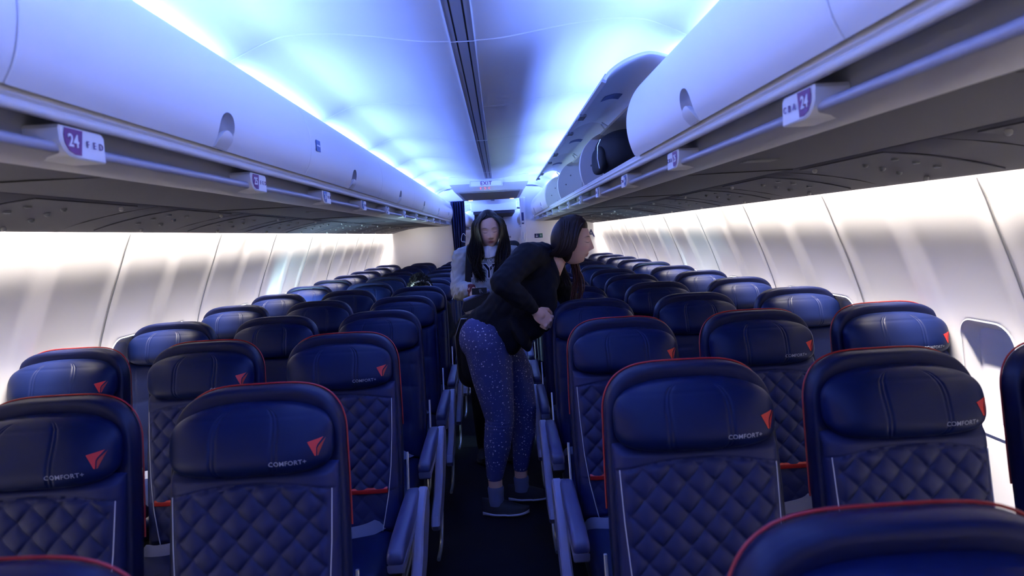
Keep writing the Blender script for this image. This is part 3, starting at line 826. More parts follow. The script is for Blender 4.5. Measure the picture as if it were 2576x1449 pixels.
# ------------------------------------------------------------------ people
SKIN = lambda nm, c: mat(nm, c, .48, spec=.35, bump=.05, bscale=300)
def cap_prim(mb, p0, p1, r0, r1, n=16):
    p0, p1 = Vector(p0), Vector(p1); d = p1 - p0; L = max(d.length, 1e-5); t = d / L
    path, rs = [], []
    for k in range(5): a = math.pi / 2 * k / 5; path.append(p0 - t * r0 * math.cos(a)); rs.append(max(1e-4, r0 * math.sin(a)))
    for k in range(7): u = k / 6; path.append(p0 + d * u); rs.append(r0 + (r1 - r0) * u)
    for k in range(1, 6): a = math.pi / 2 * (1 - k / 5); path.append(p1 + t * r1 * math.cos(a)); rs.append(max(1e-4, r1 * math.sin(a)))
    ref = t.orthogonal().normalized(); b = t.cross(ref)
    mb.loft([[p + (ref * math.cos(2 * math.pi * k / n) + b * math.sin(2 * math.pi * k / n)) * r for k in range(n)] for p, r in zip(path, rs)])
def chain(mb, pts):
    for a, b in zip(pts[:-1], pts[1:]): cap_prim(mb, a[:3], b[:3], a[3], b[3])
def ell(mb, c, h, Rm=None): blob_box(mb, c, h, 2.0, 12, 16, Rm)
def fuse(name, mb, m, voxel, parent=None, smooth=3, post=None):
    me = bpy.data.meshes.new(name); me.from_pydata([tuple(v) for v in mb.v], [], mb.f); me.update()
    bm = bmesh.new(); bm.from_mesh(me); bmesh.ops.recalc_face_normals(bm, faces=bm.faces); bm.to_mesh(me); bm.free()
    o = bpy.data.objects.new(name, me); col.objects.link(o)
    r = o.modifiers.new('r', 'REMESH'); r.mode = 'VOXEL'; r.voxel_size = voxel; r.use_smooth_shade = True
    if smooth: s_ = o.modifiers.new('s', 'SMOOTH'); s_.factor = .5; s_.iterations = smooth
    dg = bpy.context.evaluated_depsgraph_get(); dg.update()
    m2 = bpy.data.meshes.new_from_object(o.evaluated_get(dg)); bpy.data.objects.remove(o); bpy.data.meshes.remove(me)
    m2.name = name; m2.materials.clear(); m2.materials.append(m)
    if post:
        co = np.empty(len(m2.vertices) * 3); m2.vertices.foreach_get('co', co); co = co.reshape(-1, 3)
        co = post(co, m2); m2.vertices.foreach_set('co', co.ravel()); m2.update()
    m2.polygons.foreach_set('use_smooth', [True] * len(m2.polygons))
    o = bpy.data.objects.new(name, m2); col.objects.link(o)
    if parent is not None: o.parent = parent
    return o
def frame_of(fw, up=(0, 0, 1)):
    F = Vector(fw).normalized(); U = Vector(up); U = (U - F * U.dot(F)).normalized(); X = F.cross(U)
    return Matrix((X, F, U)).transposed()
G = lambda x, s: np.exp(-(x / s) ** 2)
def head_pts(sc_=1.0, female=True):
    NA, NE = 150, 120; P = []
    for i in range(NE + 1):
        e = -math.pi / 2 + math.pi * i / NE; row = []
        for j in range(NA):
            a = 2 * math.pi * j / NA
            dx, dy, dz = math.cos(e) * math.sin(a), math.cos(e) * math.cos(a), math.sin(e)
            x, y, z = .074 * dx, (.092 if dy < 0 else .088) * dy, (.108 if dz > 0 else .118) * dz
            if z < 0:
                t = -z / .118; x *= 1 - .22 * t ** 1.4
                if y < 0: y *= 1 - .50 * t
                else: y += .010 * t * (dy > .1)
            if y > 0:
                f = min(1, dy * 2.2)
                y -= .010 * f * (abs(x) / .07) ** 2
                nz = np.interp(z, [-.052, -.043, -.036, -.010, .012, .03], [0, .013, .0235, .012, .003, 0])
                y += nz * G(x, .0085 + .004 * max(0, min(1, (-z) / .035))) * 1.0
                y += .008 * (G(x - .014, .006) + G(x + .014, .006)) * G(z + .039, .007)
                for sx in (-1, 1):
                    y -= .0085 * G(x - sx * .031, .016) * G(z - .000, .011) * f
                    y += .0052 * G(x - sx * .031, .0115) * G(z + .003, .0065)
                    y -= .0012 * G(x - sx * .031, .012) * G(z + .0085, .0016)
                    y += .0035 * G(x - sx * .028, .018) * G(z - .019, .007)
                    y += .0035 * G(x - sx * .042, .018) * G(z + .032, .018)
                y += .0060 * G(x, .019) * G(z + .0625, .0052) + .0065 * G(x, .016) * G(z + .0735, .0055)
                y -= .0060 * G(x, .021) * G(z + .0675, .0019)
                y -= .0035 * G(x, .018) * G(z + .084, .006)
                y += .0075 * G(x, .020) * G(z + .102, .012)
            row.append(Vector((x, y, z)) * sc_)
        P.append(row)
    return P
def add_head(mb, C, Rm, s_):
    P = head_pts(s_); rows = [[Vector(C) + Rm @ v for v in r] for r in P]
    mb.grid(rows, closed_v=True)
    for sx in (-1, 1):
        blob_box(mb, Vector(C) + Rm @ Vector((sx * .073 * s_, -.010 * s_, -.018 * s_)), (.009 * s_, .017 * s_, .030 * s_), 2, 8, 10, Rm)
def skin_attr(o, C, Rm, s_, lip=(.42, .13, .12), base=(.55, .33, .25), blush=.06):
    me = o.data; n = len(me.vertices); co = np.empty(n * 3); me.vertices.foreach_get('co', co); co = co.reshape(-1, 3)
    L = (co - np.array(C)) @ np.array(Rm) / s_
    x, y, z = L[:, 0], L[:, 1], L[:, 2]; front = (y > .045) & (np.abs(x) < .08) & (np.abs(z) < .13)
    c = np.tile(np.array(base), (n, 1)).astype(float)
    def mix(w_, colr): 
        nonlocal c
        w_ = (w_ * front)[:, None]; c = c * (1 - w_) + np.array(colr) * w_
    lipw = np.clip(1.6 * (G(x, .019) ** 1.0) * (G(z + .0635, .0046) + G(z + .0725, .0050)) - .25, 0, 1)
    mix(lipw, lip)
    mix(np.clip(G(x, .020) * G(z + .0675, .0016) * 1.3, 0, 1) * .8, (.10, .02, .02))
    for sx in (-1, 1):
        xe = x - sx * .031
        mix(np.clip(1.5 * G(xe, .017) * G(z - (.021 - 18 * xe ** 2 * 1.0 + .02 * abs(0)), .0026) - .1, 0, 1) * .8, (.05, .03, .025))
        mix(np.clip(1.6 * G(xe, .0145) * G(z + (.0085 - 14 * xe ** 2), .0019) - .1, 0, 1), (.02, .012, .012))
        mix(.35 * G(x - sx * .043, .015) * G(z + .036, .014), (.62, .26, .22))
    mix(.5 * (G(x - .007, .004) + G(x + .007, .004)) * G(z + .046, .0025), (.15, .05, .04))
    a = me.color_attributes.new('skin', 'FLOAT_COLOR', 'POINT')
    a.data.foreach_set('color', np.hstack([c, np.ones((n, 1))]).ravel())
def skin_mat(nm):
    m = mat(nm, (.5, .3, .25), .47, spec=.35); nt = m.node_tree
    at = nt.nodes.new('ShaderNodeVertexColor'); at.layer_name = 'skin'
    nt.links.new(at.outputs['Color'], nt.nodes['Principled BSDF'].inputs['Base Color'])
    nt.nodes['Principled BSDF'].inputs['Subsurface Weight'].default_value = .12
    nt.nodes['Principled BSDF'].inputs['Subsurface Radius'].default_value = (.012, .005, .003)
    return m
def hand(mb, wrist, palm_dir, back_dir, s_=1.0, side=1, curl=1.0, spread=.0):
    """palm_dir: from wrist to knuckles; back_dir: out of the back of the hand; side: +1 thumb on the (palm_dir x back_dir) side."""
    D = Vector(palm_dir).normalized(); N = Vector(back_dir); N = (N - D * N.dot(D)).normalized(); T = D.cross(N) * side
    W = Vector(wrist); Rm = Matrix((T, D, N)).transposed()
    blob_box(mb, W + D * .045 * s_, (.038 * s_, .048 * s_, .014 * s_), 2.6, 12, 14, Rm)
    cap_prim(mb, W - D * .01, W + D * .03 * s_, .024 * s_, .026 * s_)
    Ls = [(.040, .024, .020), (.045, .028, .021), (.042, .026, .020), (.033, .020, .018)]
    for k, offs in enumerate((.029, .0095, -.010, -.029)):
        base = W + D * (.088 - .004 * abs(k - 1)) * s_ + T * offs * s_ + N * .002
        ang = .0; p = base; r = (.0092 - .0006 * (k == 3)) * s_
        for q_, ln in enumerate(Ls[k]):
            ang += (R(48), R(62), R(38))[q_] * curl * (1 + .04 * k)
            d = D * math.cos(ang) - N * math.sin(ang) + T * spread * (1.5 - k) * .08
            p2 = p + d.normalized() * ln * s_; cap_prim(mb, p, p2, r, r * .92, 10); p = p2; r *= .92
        ell(mb, base + N * .003, (.010 * s_, .010 * s_, .009 * s_))
    b0 = W + D * .022 * s_ + T * .028 * s_ - N * .004
    b1 = b0 + (D * .028 + T * .022 - N * .012 * curl) * s_; b2 = b1 + (D * .026 + T * .002 - N * .018 * curl) * s_; b3 = b2 + (D * .014 - T * .010 - N * .010 * curl) * s_
    cap_prim(mb, b0, b1, .014 * s_, .0115 * s_, 10); cap_prim(mb, b1, b2, .0110 * s_, .0098 * s_, 10); cap_prim(mb, b2, b3, .0098 * s_, .0082 * s_, 10)
def lock(mb, pts, r0, r1=None, n=14, flat=.45, up=(0, 1, 0), k=7):
    P = spline(pts, n); r1 = r0 * .25 if r1 is None else r1
    rs = [r0 * math.sin(math.pi * min(.5, .12 + .9 * i / n)) * (1 - (i / (n - 1)) ** 3) + r1 * (i / (n - 1)) for i in range(n)]
    mb.tube(P, rs, k, flat=flat, updir=up)
def scalp(mb, C, Rm, s_, hairline, grow=1.12):
    """closed cap following the skull; sinks inside the head over the face."""
    rows = []
    for i in range(61):
        e = -math.pi / 2 + math.pi * i / 60; row = []
        for j in range(90):
            a = 2 * math.pi * j / 90
            d = Vector((math.cos(e) * math.sin(a), math.cos(e) * math.cos(a), math.sin(e)))
            x, y, z = .074 * d.x, .092 * d.y, (.108 if d.z > 0 else .100) * d.z
            g = hairline(x, y, z)      # 1 = hair, 0 = face
            g2 = min(g, hairline(x * .92, y + .012, z - .018))
            k = .86 + (1.035 - .86) * g + (grow - 1.035) * g2
            row.append(Vector(C) + Rm @ (Vector((x, y, z)) * k * s_))
        rows.append(row)
    mb.grid(rows, closed_v=True)
def ss(v, a, b): u = min(1, max(0, (v - a) / (b - a))); return u * u * (3 - 2 * u)
def hairmat(nm, c, c2):
    m = mat(nm, c, .52, spec=.22); nt = m.node_tree; b = nt.nodes['Principled BSDF']
    tc = nt.nodes.new('ShaderNodeTexCoord'); mp = nt.nodes.new('ShaderNodeMapping'); mp.inputs['Scale'].default_value = (220, 220, 12)
    n = nt.nodes.new('ShaderNodeTexNoise'); n.inputs['Scale'].default_value = 1.0; n.inputs['Detail'].default_value = 3
    nt.links.new(tc.outputs['Object'], mp.inputs[0]); nt.links.new(mp.outputs[0], n.inputs['Vector'])
    mx = nt.nodes.new('ShaderNodeMix'); mx.data_type = 'RGBA'; mx.inputs[6].default_value = (*c, 1); mx.inputs[7].default_value = (*c2, 1)
    nt.links.new(n.outputs['Fac'], mx.inputs[0]); nt.links.new(mx.outputs[2], b.inputs['Base Color'])
    bp = nt.nodes.new('ShaderNodeBump'); bp.inputs['Strength'].default_value = .5; bp.inputs['Distance'].default_value = .002
    nt.links.new(n.outputs['Fac'], bp.inputs['Height']); nt.links.new(bp.outputs['Normal'], b.inputs['Normal'])
    return m
def shoe(mbs, mbu, heel, toe, s_=1.0):
    H, T_ = Vector(heel), Vector(toe); d = (T_ - H); L = d.length; d.normalize(); n_ = Vector((-d.y, d.x, 0)); rows_s, rows_u = [], []
    for i in range(21):
        u = i / 20; c = H + d * (L * u); wd = (.030 + .012 * math.sin(math.pi * min(1, u * 1.15)) + .006 * (u > .5)) * (math.sin(math.pi * min(1, max(.03, u * 3)) / 2) if u < .33 else 1) * (math.sqrt(max(.02, 1 - ((u - .72) / .285) ** 2)) if u > .72 else 1)
        top = .10 - .02 * u if u < .35 else .10 - .007 - (u - .35) * .085
        spring = .012 * max(0, (u - .75) / .25) ** 2
        ring_s = [c + n_ * (wd * 1.06 * math.cos(a)) + Vector((0, 0, .015 + spring + .015 * math.sin(a))) for a in np.linspace(0, 2 * math.pi, 17)[:-1]]
        ring_u = [c + n_ * (wd * math.cos(a)) + Vector((0, 0, .022 + spring + (top - .022) * max(0, math.sin(a)) ** .7)) for a in np.linspace(0, 2 * math.pi, 17)[:-1]]
        rows_s.append(ring_s); rows_u.append(ring_u)
    mbs.loft(rows_s); mbu.loft(rows_u)
def star_mat():
    m = mat('star_leggings', (.030, .045, .22), .7, spec=.2, bump=.2, bscale=500); nt = m.node_tree; b = nt.nodes['Principled BSDF']
    tc = nt.nodes.new('ShaderNodeTexCoord'); cols = []
    last = None
    for sc_, th, seed in ((46, .100, 0), (80, .088, 3)):
        mp = nt.nodes.new('ShaderNodeMapping'); mp.inputs['Location'].default_value = (seed, seed * 2, seed); mp.inputs['Scale'].default_value = (sc_,) * 3
        v = nt.nodes.new('ShaderNodeTexVoronoi'); v.inputs['Scale'].default_value = 1.0; v.inputs['Randomness'].default_value = .85
        lt = nt.nodes.new('ShaderNodeMath'); lt.operation = 'LESS_THAN'; lt.inputs[1].default_value = th * (1.9 if sc_ == 34 else 1.7)
        nt.links.new(tc.outputs['Object'], mp.inputs[0]); nt.links.new(mp.outputs[0], v.inputs['Vector']); nt.links.new(v.outputs['Distance'], lt.inputs[0])
        if last is None: last = lt.outputs[0]
        else:
            mxm = nt.nodes.new('ShaderNodeMath'); mxm.operation = 'MAXIMUM'; nt.links.new(last, mxm.inputs[0]); nt.links.new(lt.outputs[0], mxm.inputs[1]); last = mxm.outputs[0]
    mx = nt.nodes.new('ShaderNodeMix'); mx.data_type = 'RGBA'; mx.inputs[6].default_value = (.045, .055, .18, 1); mx.inputs[7].default_value = (.62, .60, .72, 1)
    nt.links.new(last, mx.inputs[0]); nt.links.new(mx.outputs[2], b.inputs['Base Color']); return m
def wrinkles(amp, fr, seed=0):
    def f(co, me):
        nrm = np.empty(len(me.vertices) * 3); me.vertices.foreach_get('normal', nrm); nrm = nrm.reshape(-1, 3)
        x, y, z = co.T
        w_ = np.sin(fr * (z + .5 * x) + 2.2 * np.sin(fr * .45 * (x - y) + seed)) * np.sin(fr * .5 * (y + x * .7) + seed * 2 + 1.5 * np.sin(fr * .3 * z))
        w2 = np.sin(fr * 1.9 * (z * .8 - x) + seed + 2 * np.sin(fr * .6 * y))
        return co + nrm * ((w_ + .4 * w2) * amp)[:, None]
    return f

# --- woman in the dark jacket, leaning to the right over the aisle seat
W1 = empty('person', (.03, 3.66, 0), label='woman in black jacket and starry navy leggings bending over in the aisle', cat='person')
def off(mb): mb.v = [(x - .03, y - 3.66, z) for x, y, z in mb.v]; return mb
HC1, HS1 = Vector((.458, 3.575, 1.446)), 1.06
HR1 = frame_of((math.cos(R(6)), -.10, -math.sin(R(6))), (.08, -.02, 1))
legR = [(-.008, 3.60, .93, .122), (.012, 3.60, .74, .103), (.036, 3.60, .53, .073), (.014, 3.61, .38, .068), (-.008, 3.62, .22, .042), (-.008, 3.62, .10, .038)]
legL = [(.03, 3.74, .92, .118), (.125, 3.77, .74, .096), (.165, 3.79, .55, .070), (.160, 3.80, .38, .062), (.135, 3.80, .20, .040), (.130, 3.80, .10, .037)]
torso = [(0, 3.66, .955, .128), (.09, 3.635, 1.08, .108), (.19, 3.61, 1.19, .115), (.275, 3.60, 1.275, .110)]
armR = [(.222, 3.475, 1.375, .058), (.150, 3.38, 1.315, .048), (.088, 3.305, 1.262, .043), (.165, 3.345, 1.185, .037), (.238, 3.385, 1.118, .026)]
armL = [(.335, 3.735, 1.33, .056), (.40, 3.80, 1.21, .046), (.46, 3.82, 1.10, .042), (.50, 3.78, 1.00, .034), (.53, 3.74, .93, .025)]
neck = [(.34, 3.59, 1.30, .066), (.375, 3.588, 1.355, .056), (.430, 3.58, 1.42, .052)]
mb = MB()
for c_ in (legR, legL, torso, armR, armL, neck): chain(mb, [(a, b_, c, r * (.93 if c_ is not torso else .86)) for a, b_, c, r in c_])
chain(mb, [(.222, 3.475, 1.375, .050), (.30, 3.60, 1.35, .060), (.335, 3.735, 1.33, .050)])
for h_, t_ in (((-.02, 3.62, .045), (.08, 3.612, .038)), ((.12, 3.80, .045), (.22, 3.80, .038))): cap_prim(mb, h_, t_, .026, .017)
hand(mb, (.243, 3.392, 1.108), (.72, .10, -.62), (.10, -.85, .30), 1.0, side=-1, curl=.95)
hand(mb, (.53, 3.74, .93), (.3, -.2, -.9), (.9, .2, 0), 1.0, side=1, curl=.5)
add_head(mb, HC1, HR1, HS1)
SK1 = skin_mat('skin_light')
o = fuse('body', off(mb), SK1, .0032, W1, 2); skin_attr(o, HC1 - Vector((.03, 3.66, 0)), HR1, HS1, base=(.60, .38, .31))
mb = MB()
for c_ in (torso, armL): chain(mb, [(a, b_, c, r + .014) for a, b_, c, r in c_[:-1]])
chain(mb, [(a, b_, c, r + .016) for a, b_, c, r in armR[:-1]] + [(.222, 3.376, 1.132, .037)])
chain(mb, [(.46, 3.82, 1.10, .055), (.505, 3.776, .985, .043)])
chain(mb, [(.222, 3.475, 1.375, .074), (.30, 3.60, 1.362, .082), (.335, 3.735, 1.335, .072)])
chain(mb, [(.25, 3.55, 1.33, .09), (.32, 3.60, 1.325, .070), (.335, 3.597, 1.355, .060)])
# hanging body of the jacket: back hem, side and open front panels
ell(mb, (.035, 3.655, 1.035), (.130, .165, .115), frame_of((1, 0, .4)))
ell(mb, (.100, 3.640, 1.000), (.095, .150, .130)); ell(mb, (.20, 3.62, 1.11), (.12, .145, .12)); ell(mb, (.115, 3.60, .935), (.058, .10, .072))
ell(mb, (.275, 3.60, 1.19), (.085, .125, .15)); ell(mb, (.225, 3.52, 1.06), (.085, .035, .115)); ell(mb, (.165, 3.52, .985), (.075, .035, .105), frame_of((1, 0, .5)))
ell(mb, (.30, 3.68, 1.10), (.06, .04, .14)); ell(mb, (.31, 3.52, 1.16), (.055, .04, .13)); ell(mb, (.325, 3.56, 1.255), (.060, .075, .085)); ell(mb, (.335, 3.66, 1.25), (.05, .07, .09))
BJ = mat('black_jacket', (.007, .008, .014), .8, spec=.12, bump=.3, bscale=350)
o = fuse('jacket', off(mb), BJ, .006, W1, 3, wrinkles(.0024, 80, 1))
mb = MB(); chain(mb, [(.372, 3.530, 1.235, .012), (.368, 3.528, 1.280, .015), (.350, 3.530, 1.330, .017), (.328, 3.555, 1.385, .018), (.320, 3.61, 1.400, .018), (.350, 3.66, 1.37, .018), (.385, 3.66, 1.29, .014)])
fuse('collar', off(mb), BJ, .004, W1, 2)
mb = MB()
for c_ in (legR, legL): chain(mb, [(a, b_, c, r + (.005 if c > .3 else .004)) for a, b_, c, r in c_[:-1]])
ell(mb, (-.030, 3.615, .955), (.125, .118, .128)); ell(mb, (.0, 3.72, .95), (.12, .11, .12)); ell(mb, (.03, 3.66, 1.0), (.11, .15, .10))
def knee(co, me):
    x, y, z = co.T; nrm = np.empty(len(me.vertices) * 3); me.vertices.foreach_get('normal', nrm); nrm = nrm.reshape(-1, 3)
    return co + nrm * (.0022 * np.sin(z * 330 + x * 20) * np.exp(-((z - .50) / .035) ** 2))[:, None]
fuse('leggings', off(mb), star_mat(), .006, W1, 3, knee)
SOCK = mat('grey_sock', (.11, .12, .22), .85, spec=.1, bump=.3); SHOE = mat('dark_sneaker', (.006, .007, .015), .7, bump=.2); SOLE = mat('pale_sole', (.42, .45, .62), .5)
for (x, y, zt) in ((-.008, 3.62, .160), (.133, 3.80, .140)):
    b = MB(); b.tube([(x, y, .06), (x, y, .10), (x, y, zt - .01), (x, y, zt)], [.043, .041, .044, .040], 16); off(b).build('sock', SOCK, W1)
for h_, t_ in (((-.085, 3.625, 0), (.165, 3.60, 0)), ((.055, 3.805, 0), (.305, 3.80, 0))):
    bs, bu = MB(), MB(); shoe(bs, bu, h_, t_); sh = off(bu).build('shoe', SHOE, W1); off(bs).build('sole', SOLE, sh)
# hair
def hl1(x, y, z): return max(ss(z, .040, .080) , ss(-y, -.034 - .30 * max(0, z), .014 - .30 * max(0, z))) 
HM1 = hairmat('dark_brown_hair', (.008, .005, .006), (.022, .012, .011))
mb = MB(); scalp(mb, HC1, HR1, HS1, hl1, 1.13)
def h1(x, y, z): return HC1 + HR1 @ (Vector((x, y, z)) * HS1)
for k in range(130):          # hair swept back over the near side of the head down to the shoulder
    u = k / 129; sx = 1 if k % 3 else -1; jt = lambda a: random.uniform(-a, a)
    z0 = .112 - .04 * u * random.random(); a = h1(sx * (.01 + .01 * random.random()), .060 - .12 * u, .122 - .03 * abs(u - .4) - .014 * (u < .15))
    b_ = h1(sx * (.086 + jt(.002)), .030 - .085 * u, .045 + jt(.012)); c = h1(sx * (.087 + jt(.003)), .004 - .075 * u, -.045 + jt(.01))
    if sx > 0: d = h1(.066 + jt(.006), -.050 - .055 * u, -.075 + jt(.008)); e = Vector((.372 - .055 * u + jt(.008), 3.520 + .03 * u + jt(.008), 1.392 - .025 * u + jt(.008)))
    else: d = h1(-.065 + jt(.01), -.03 - .03 * u, -.12); e = Vector((.43 + jt(.02), 3.66 + jt(.01), 1.22 + jt(.02)))
    lock(mb, [a, b_, c, d, e], .0075, .003, 16, .45, up=tuple(HR1 @ Vector((0, 1, 0))))
off(mb).build('hair', HM1, W1, angle=60)
mb = MB()                    # strands hanging forward below the chin on the far side
for k in range(26):
    j = lambda a: random.uniform(-a, a); u = k / 25
    lock(mb, [h1(-.055, -.02 + .05 * u, -.06), (.455 + .035 * u + j(.006), 3.625 + j(.012), 1.325 + j(.01)), (.462 + .045 * u + j(.008), 3.63 + j(.012), 1.24), (.448 + .055 * u + j(.010), 3.625 + j(.012), 1.17), (.440 + .048 * u + j(.012), 3.62, 1.105 + j(.025) + .02 * u)], .008, .002, 16, .5)
off(mb).build('hair_strand', hairmat('auburn_hair', (.020, .007, .007), (.075, .022, .016)), W1, angle=60)

# --- woman in the grey sweatshirt, facing the camera, lifting a case
W2O = Vector((0, 4.56, 0)); W2 = empty('person', W2O, label='woman in grey varsity sweatshirt looking down while carrying a black case', cat='person')
def off2(mb): mb.v = [(x, y - 4.56, z) for x, y, z in mb.v]; return mb
HC2, HS2 = Vector((.024, 4.495, 1.532)), 1.02
HR2 = frame_of((.08, -math.cos(R(10)), -math.sin(R(10))), (-.05, -.1, 1))
torso2 = [(0, 4.56, .93, .135), (0, 4.565, 1.06, .110), (0, 4.57, 1.20, .115), (0, 4.57, 1.29, .095)]
armR2 = [(-.155, 4.565, 1.350, .052), (-.178, 4.56, 1.24, .044), (-.182, 4.50, 1.145, .042), (-.140, 4.38, 1.150, .036), (-.098, 4.275, 1.160, .025)]
armL2 = [(.155, 4.565, 1.350, .052), (.200, 4.57, 1.22, .044), (.215, 4.56, 1.09, .040), (.20, 4.50, .97, .034), (.19, 4.44, .87, .025)]
legs2 = [[(s * .085, 4.56, .90, .095), (s * .09, 4.56, .50, .060), (s * .09, 4.58, .32, .056), (s * .09, 4.60, .09, .040)] for s in (-1, 1)]
mb = MB()
for c_ in [torso2, armR2, armL2] + legs2: chain(mb, [(a, b_, c, r * .92) for a, b_, c, r in c_])
chain(mb, [(-.155, 4.565, 1.345, .05), (0, 4.575, 1.35, .06), (.155, 4.565, 1.345, .05)]); chain(mb, [(0, 4.575, 1.34, .055), (.006, 4.55, 1.40, .048), (.018, 4.515, 1.47, .048)])
for s in (-1, 1): cap_prim(mb, (s * .09, 4.60, .045), (s * .10, 4.49, .040), .026, .018)
hand(mb, (-.095, 4.265, 1.160), (.55, -.55, -.38), (-.1, -.45, .85), .95, side=1, curl=1.05)
hand(mb, (.19, 4.44, .87), (0, -.2, -1), (.9, 0, 0), .95, side=1, curl=.6)
add_head(mb, HC2, HR2, HS2)
SK2 = skin_mat('skin_tan')
o = fuse('body', off2(mb), SK2, .0034, W2, 2); skin_attr(o, HC2 - W2O, HR2, HS2, lip=(.36, .12, .12), base=(.56, .35, .26))
mb = MB()
chain(mb, [(0, 4.56, .955, .155), (0, 4.56, 1.06, .150), (0, 4.565, 1.18, .142), (0, 4.57, 1.30, .110)])
for s in (-1, 1): ell(mb, (s * .055, 4.56, 1.02), (.115, .13, .125)); ell(mb, (s * .06, 4.555, 1.19), (.105, .118, .14))
chain(mb, [(a, b_, c, r + .024) for a, b_, c, r in armR2[:-1]] + [(-.118, 4.318, 1.157, .046)])
chain(mb, [(a, b_, c, r + .022) for a, b_, c, r in armL2[:-1]] + [(.192, 4.46, .90, .044)])
chain(mb, [(-.150, 4.565, 1.352, .070), (-.05, 4.575, 1.375, .075), (.05, 4.575, 1.375, .075), (.150, 4.565, 1.352, .070)])
GS = mat('grey_sweatshirt', (.36, .37, .37), .85, spec=.15, bump=.35, bscale=300, var=.12)
SWT = fuse('sweatshirt', off2(mb), GS, .006, W2, 2, wrinkles(.0042, 92, 2))
mb = MB(); 
for c_ in legs2: chain(mb, [(a, b_, c, r + .012) for a, b_, c, r in c_])
ell(mb, (0, 4.56, .90), (.165, .14, .12)); fuse('trousers', off2(mb), M['black'], .009, W2, 2)
for s in (-1, 1):
    bs, bu = MB(), MB(); shoe(bs, bu, (s * .09, 4.66, 0), (s * .10, 4.42, 0)); sh = off2(bu).build('shoe', SHOE, W2); off2(bs).build('sole', M['blackgloss'], sh)
# pulled-down white face cover around the neck
rows = []
for i in range(13):
    v = i / 12; row = []
    for j in range(49):
        a = 2 * math.pi * j / 48; rr_ = .054 + .006 * math.sin(math.pi * v) + .003 * math.sin(a * 5 + v * 6) + .006 * v
        row.append((.016 + rr_ * math.sin(a) * 1.02, 4.522 - rr_ * math.cos(a) * 1.12 - 0.006, 1.428 - (.050 + .030 * max(0, math.cos(a))) * v + .004 * math.sin(3 * a)))
    rows.append(row)
b = MB(); b.grid(rows); o = off2(b).build('neck_gaiter', mat('white_fabric', (.78, .78, .80), .8, bump=.2), W2, angle=80)
x_ = o.modifiers.new('t', 'SOLIDIFY'); x_.thickness = .002
# wrist band
b = MB()
for k in range(4): b.tube([(-.112 + .006 * k + .036 * (math.cos(a) * .35), 4.305 - .012 * k + .034 * math.cos(a) * .5, 1.156 + .036 * math.sin(a)) for a in np.linspace(0, 2 * math.pi, 20)], [.009 + .002 * math.sin(i * 2.3) for i in range(20)], 8, cap=False)
off2(b).build('wrist_band', mat('maroon_velvet', (.10, .008, .020), .8, bump=.4), W2)
# hair
def hl2(x, y, z): return max(ss(z + .25 * max(0, x), .064, .092), ss(-y, -.040 + .35 * max(0, -z), .0 + .35 * max(0, -z)))
HM2 = hairmat('black_hair', (.006, .005, .006), (.020, .016, .016))
mb = MB(); scalp(mb, HC2, HR2, HS2, hl2, 1.15)
def h2(x, y, z): return HC2 + HR2 @ (Vector((x, y, z)) * HS2)
for k in range(420):
    sx = 1 if k % 2 else -1; u = random.random() ** 1.4; j = lambda a: random.uniform(-a, a)
    py = .056 - .12 * u
    a = h2(sx * .006 + .008, py, .119 - .14 * (u - .4) ** 2); w_ = random.random() ** .9; b_ = h2(sx * (.066 + .034 * w_), .060 - .080 * w_ - .045 * u * w_ + j(.003), .035 + j(.01)); c = h2(sx * (.058 + .058 * w_), .066 - .080 * w_ - .05 * u * w_ + j(.003), -.050 + j(.01))
    # world side: HR2 x axis points to the picture's left or right
    wx = (HR2 @ Vector((1, 0, 0))).x * sx; sg = 1 if wx > 0 else -1
    if sg > 0: d = Vector((.060 + .075 * w_ + j(.010), 4.435 + .07 * u + j(.01), 1.335 + j(.02))); e = Vector((.085 + j(.045), 4.405 + .03 * u + j(.006), 1.24 + j(.02))); f = Vector((.080 + j(.050), 4.390 + .03 * u, 1.145 + j(.035)))
    else: d = Vector((-.030 - .085 * w_ + j(.010), 4.435 + .08 * u + j(.01), 1.365 + j(.02))); e = Vector((-.068 + j(.030), 4.425 + .07 * u + j(.006), 1.29 + j(.02))); f = Vector((-.045 + j(.035), 4.41 + .07 * u, 1.235 + j(.04)))
    lock(mb, [a, b_, c, d, e, f], .0078, .0022, 20, .45, up=(0, 1, 0), k=6)
off2(mb).build('hair', HM2, W2, angle=60)
# chest lettering projected on to the sweatshirt
bm = bmesh.new(); bm.from_mesh(SWT.data); bvh = BVHTree.FromBMesh(bm); bm.free()
def project(me, ox, oz, lift, m, name, rot=0.0, scale=1.0):
    vs = []
    for v in me.vertices:
        x = v.co.x * math.cos(rot) - v.co.y * math.sin(rot); z = v.co.x * math.sin(rot) + v.co.y * math.cos(rot)
        X, Z = ox + x * scale, oz + z * scale
        hit = bvh.ray_cast(Vector((X, -.6, Z)), Vector((0, 1, 0)))[0]
        y = hit.y if hit else -.13
        vs.append((X, y - lift - max(0, v.co.z), Z))
    b = MB(); b.add(vs, [tuple(p.vertices) for p in me.polygons]); bpy.data.meshes.remove(me)
    return b.build(name, m, SWT, smooth=False)
def dense(txt, size, bold):
    me = text_mesh(txt, size, .0005, bold, 1.0)
    bm = bmesh.new(); bm.from_mesh(me); bmesh.ops.triangulate(bm, faces=bm.faces); bmesh.ops.subdivide_edges(bm, edges=[e for e in bm.edges if e.calc_length() > .012], cuts=3); bmesh.ops.triangulate(bm, faces=bm.faces); bm.to_mesh(me); bm.free(); return me
project(dense('NYC', .120, .0075), .006, 1.262, .0015, M['stick'], 'lettering_outline', rot=-.04)
project(dense('NYC', .120, .0020), .006, 1.262, .0035, M['darkink'], 'lettering', rot=-.04)
project(dense('NEW YORK', .030, .0006), -.004, 1.336, .0015, M['stick'], 'lettering', rot=-.10)
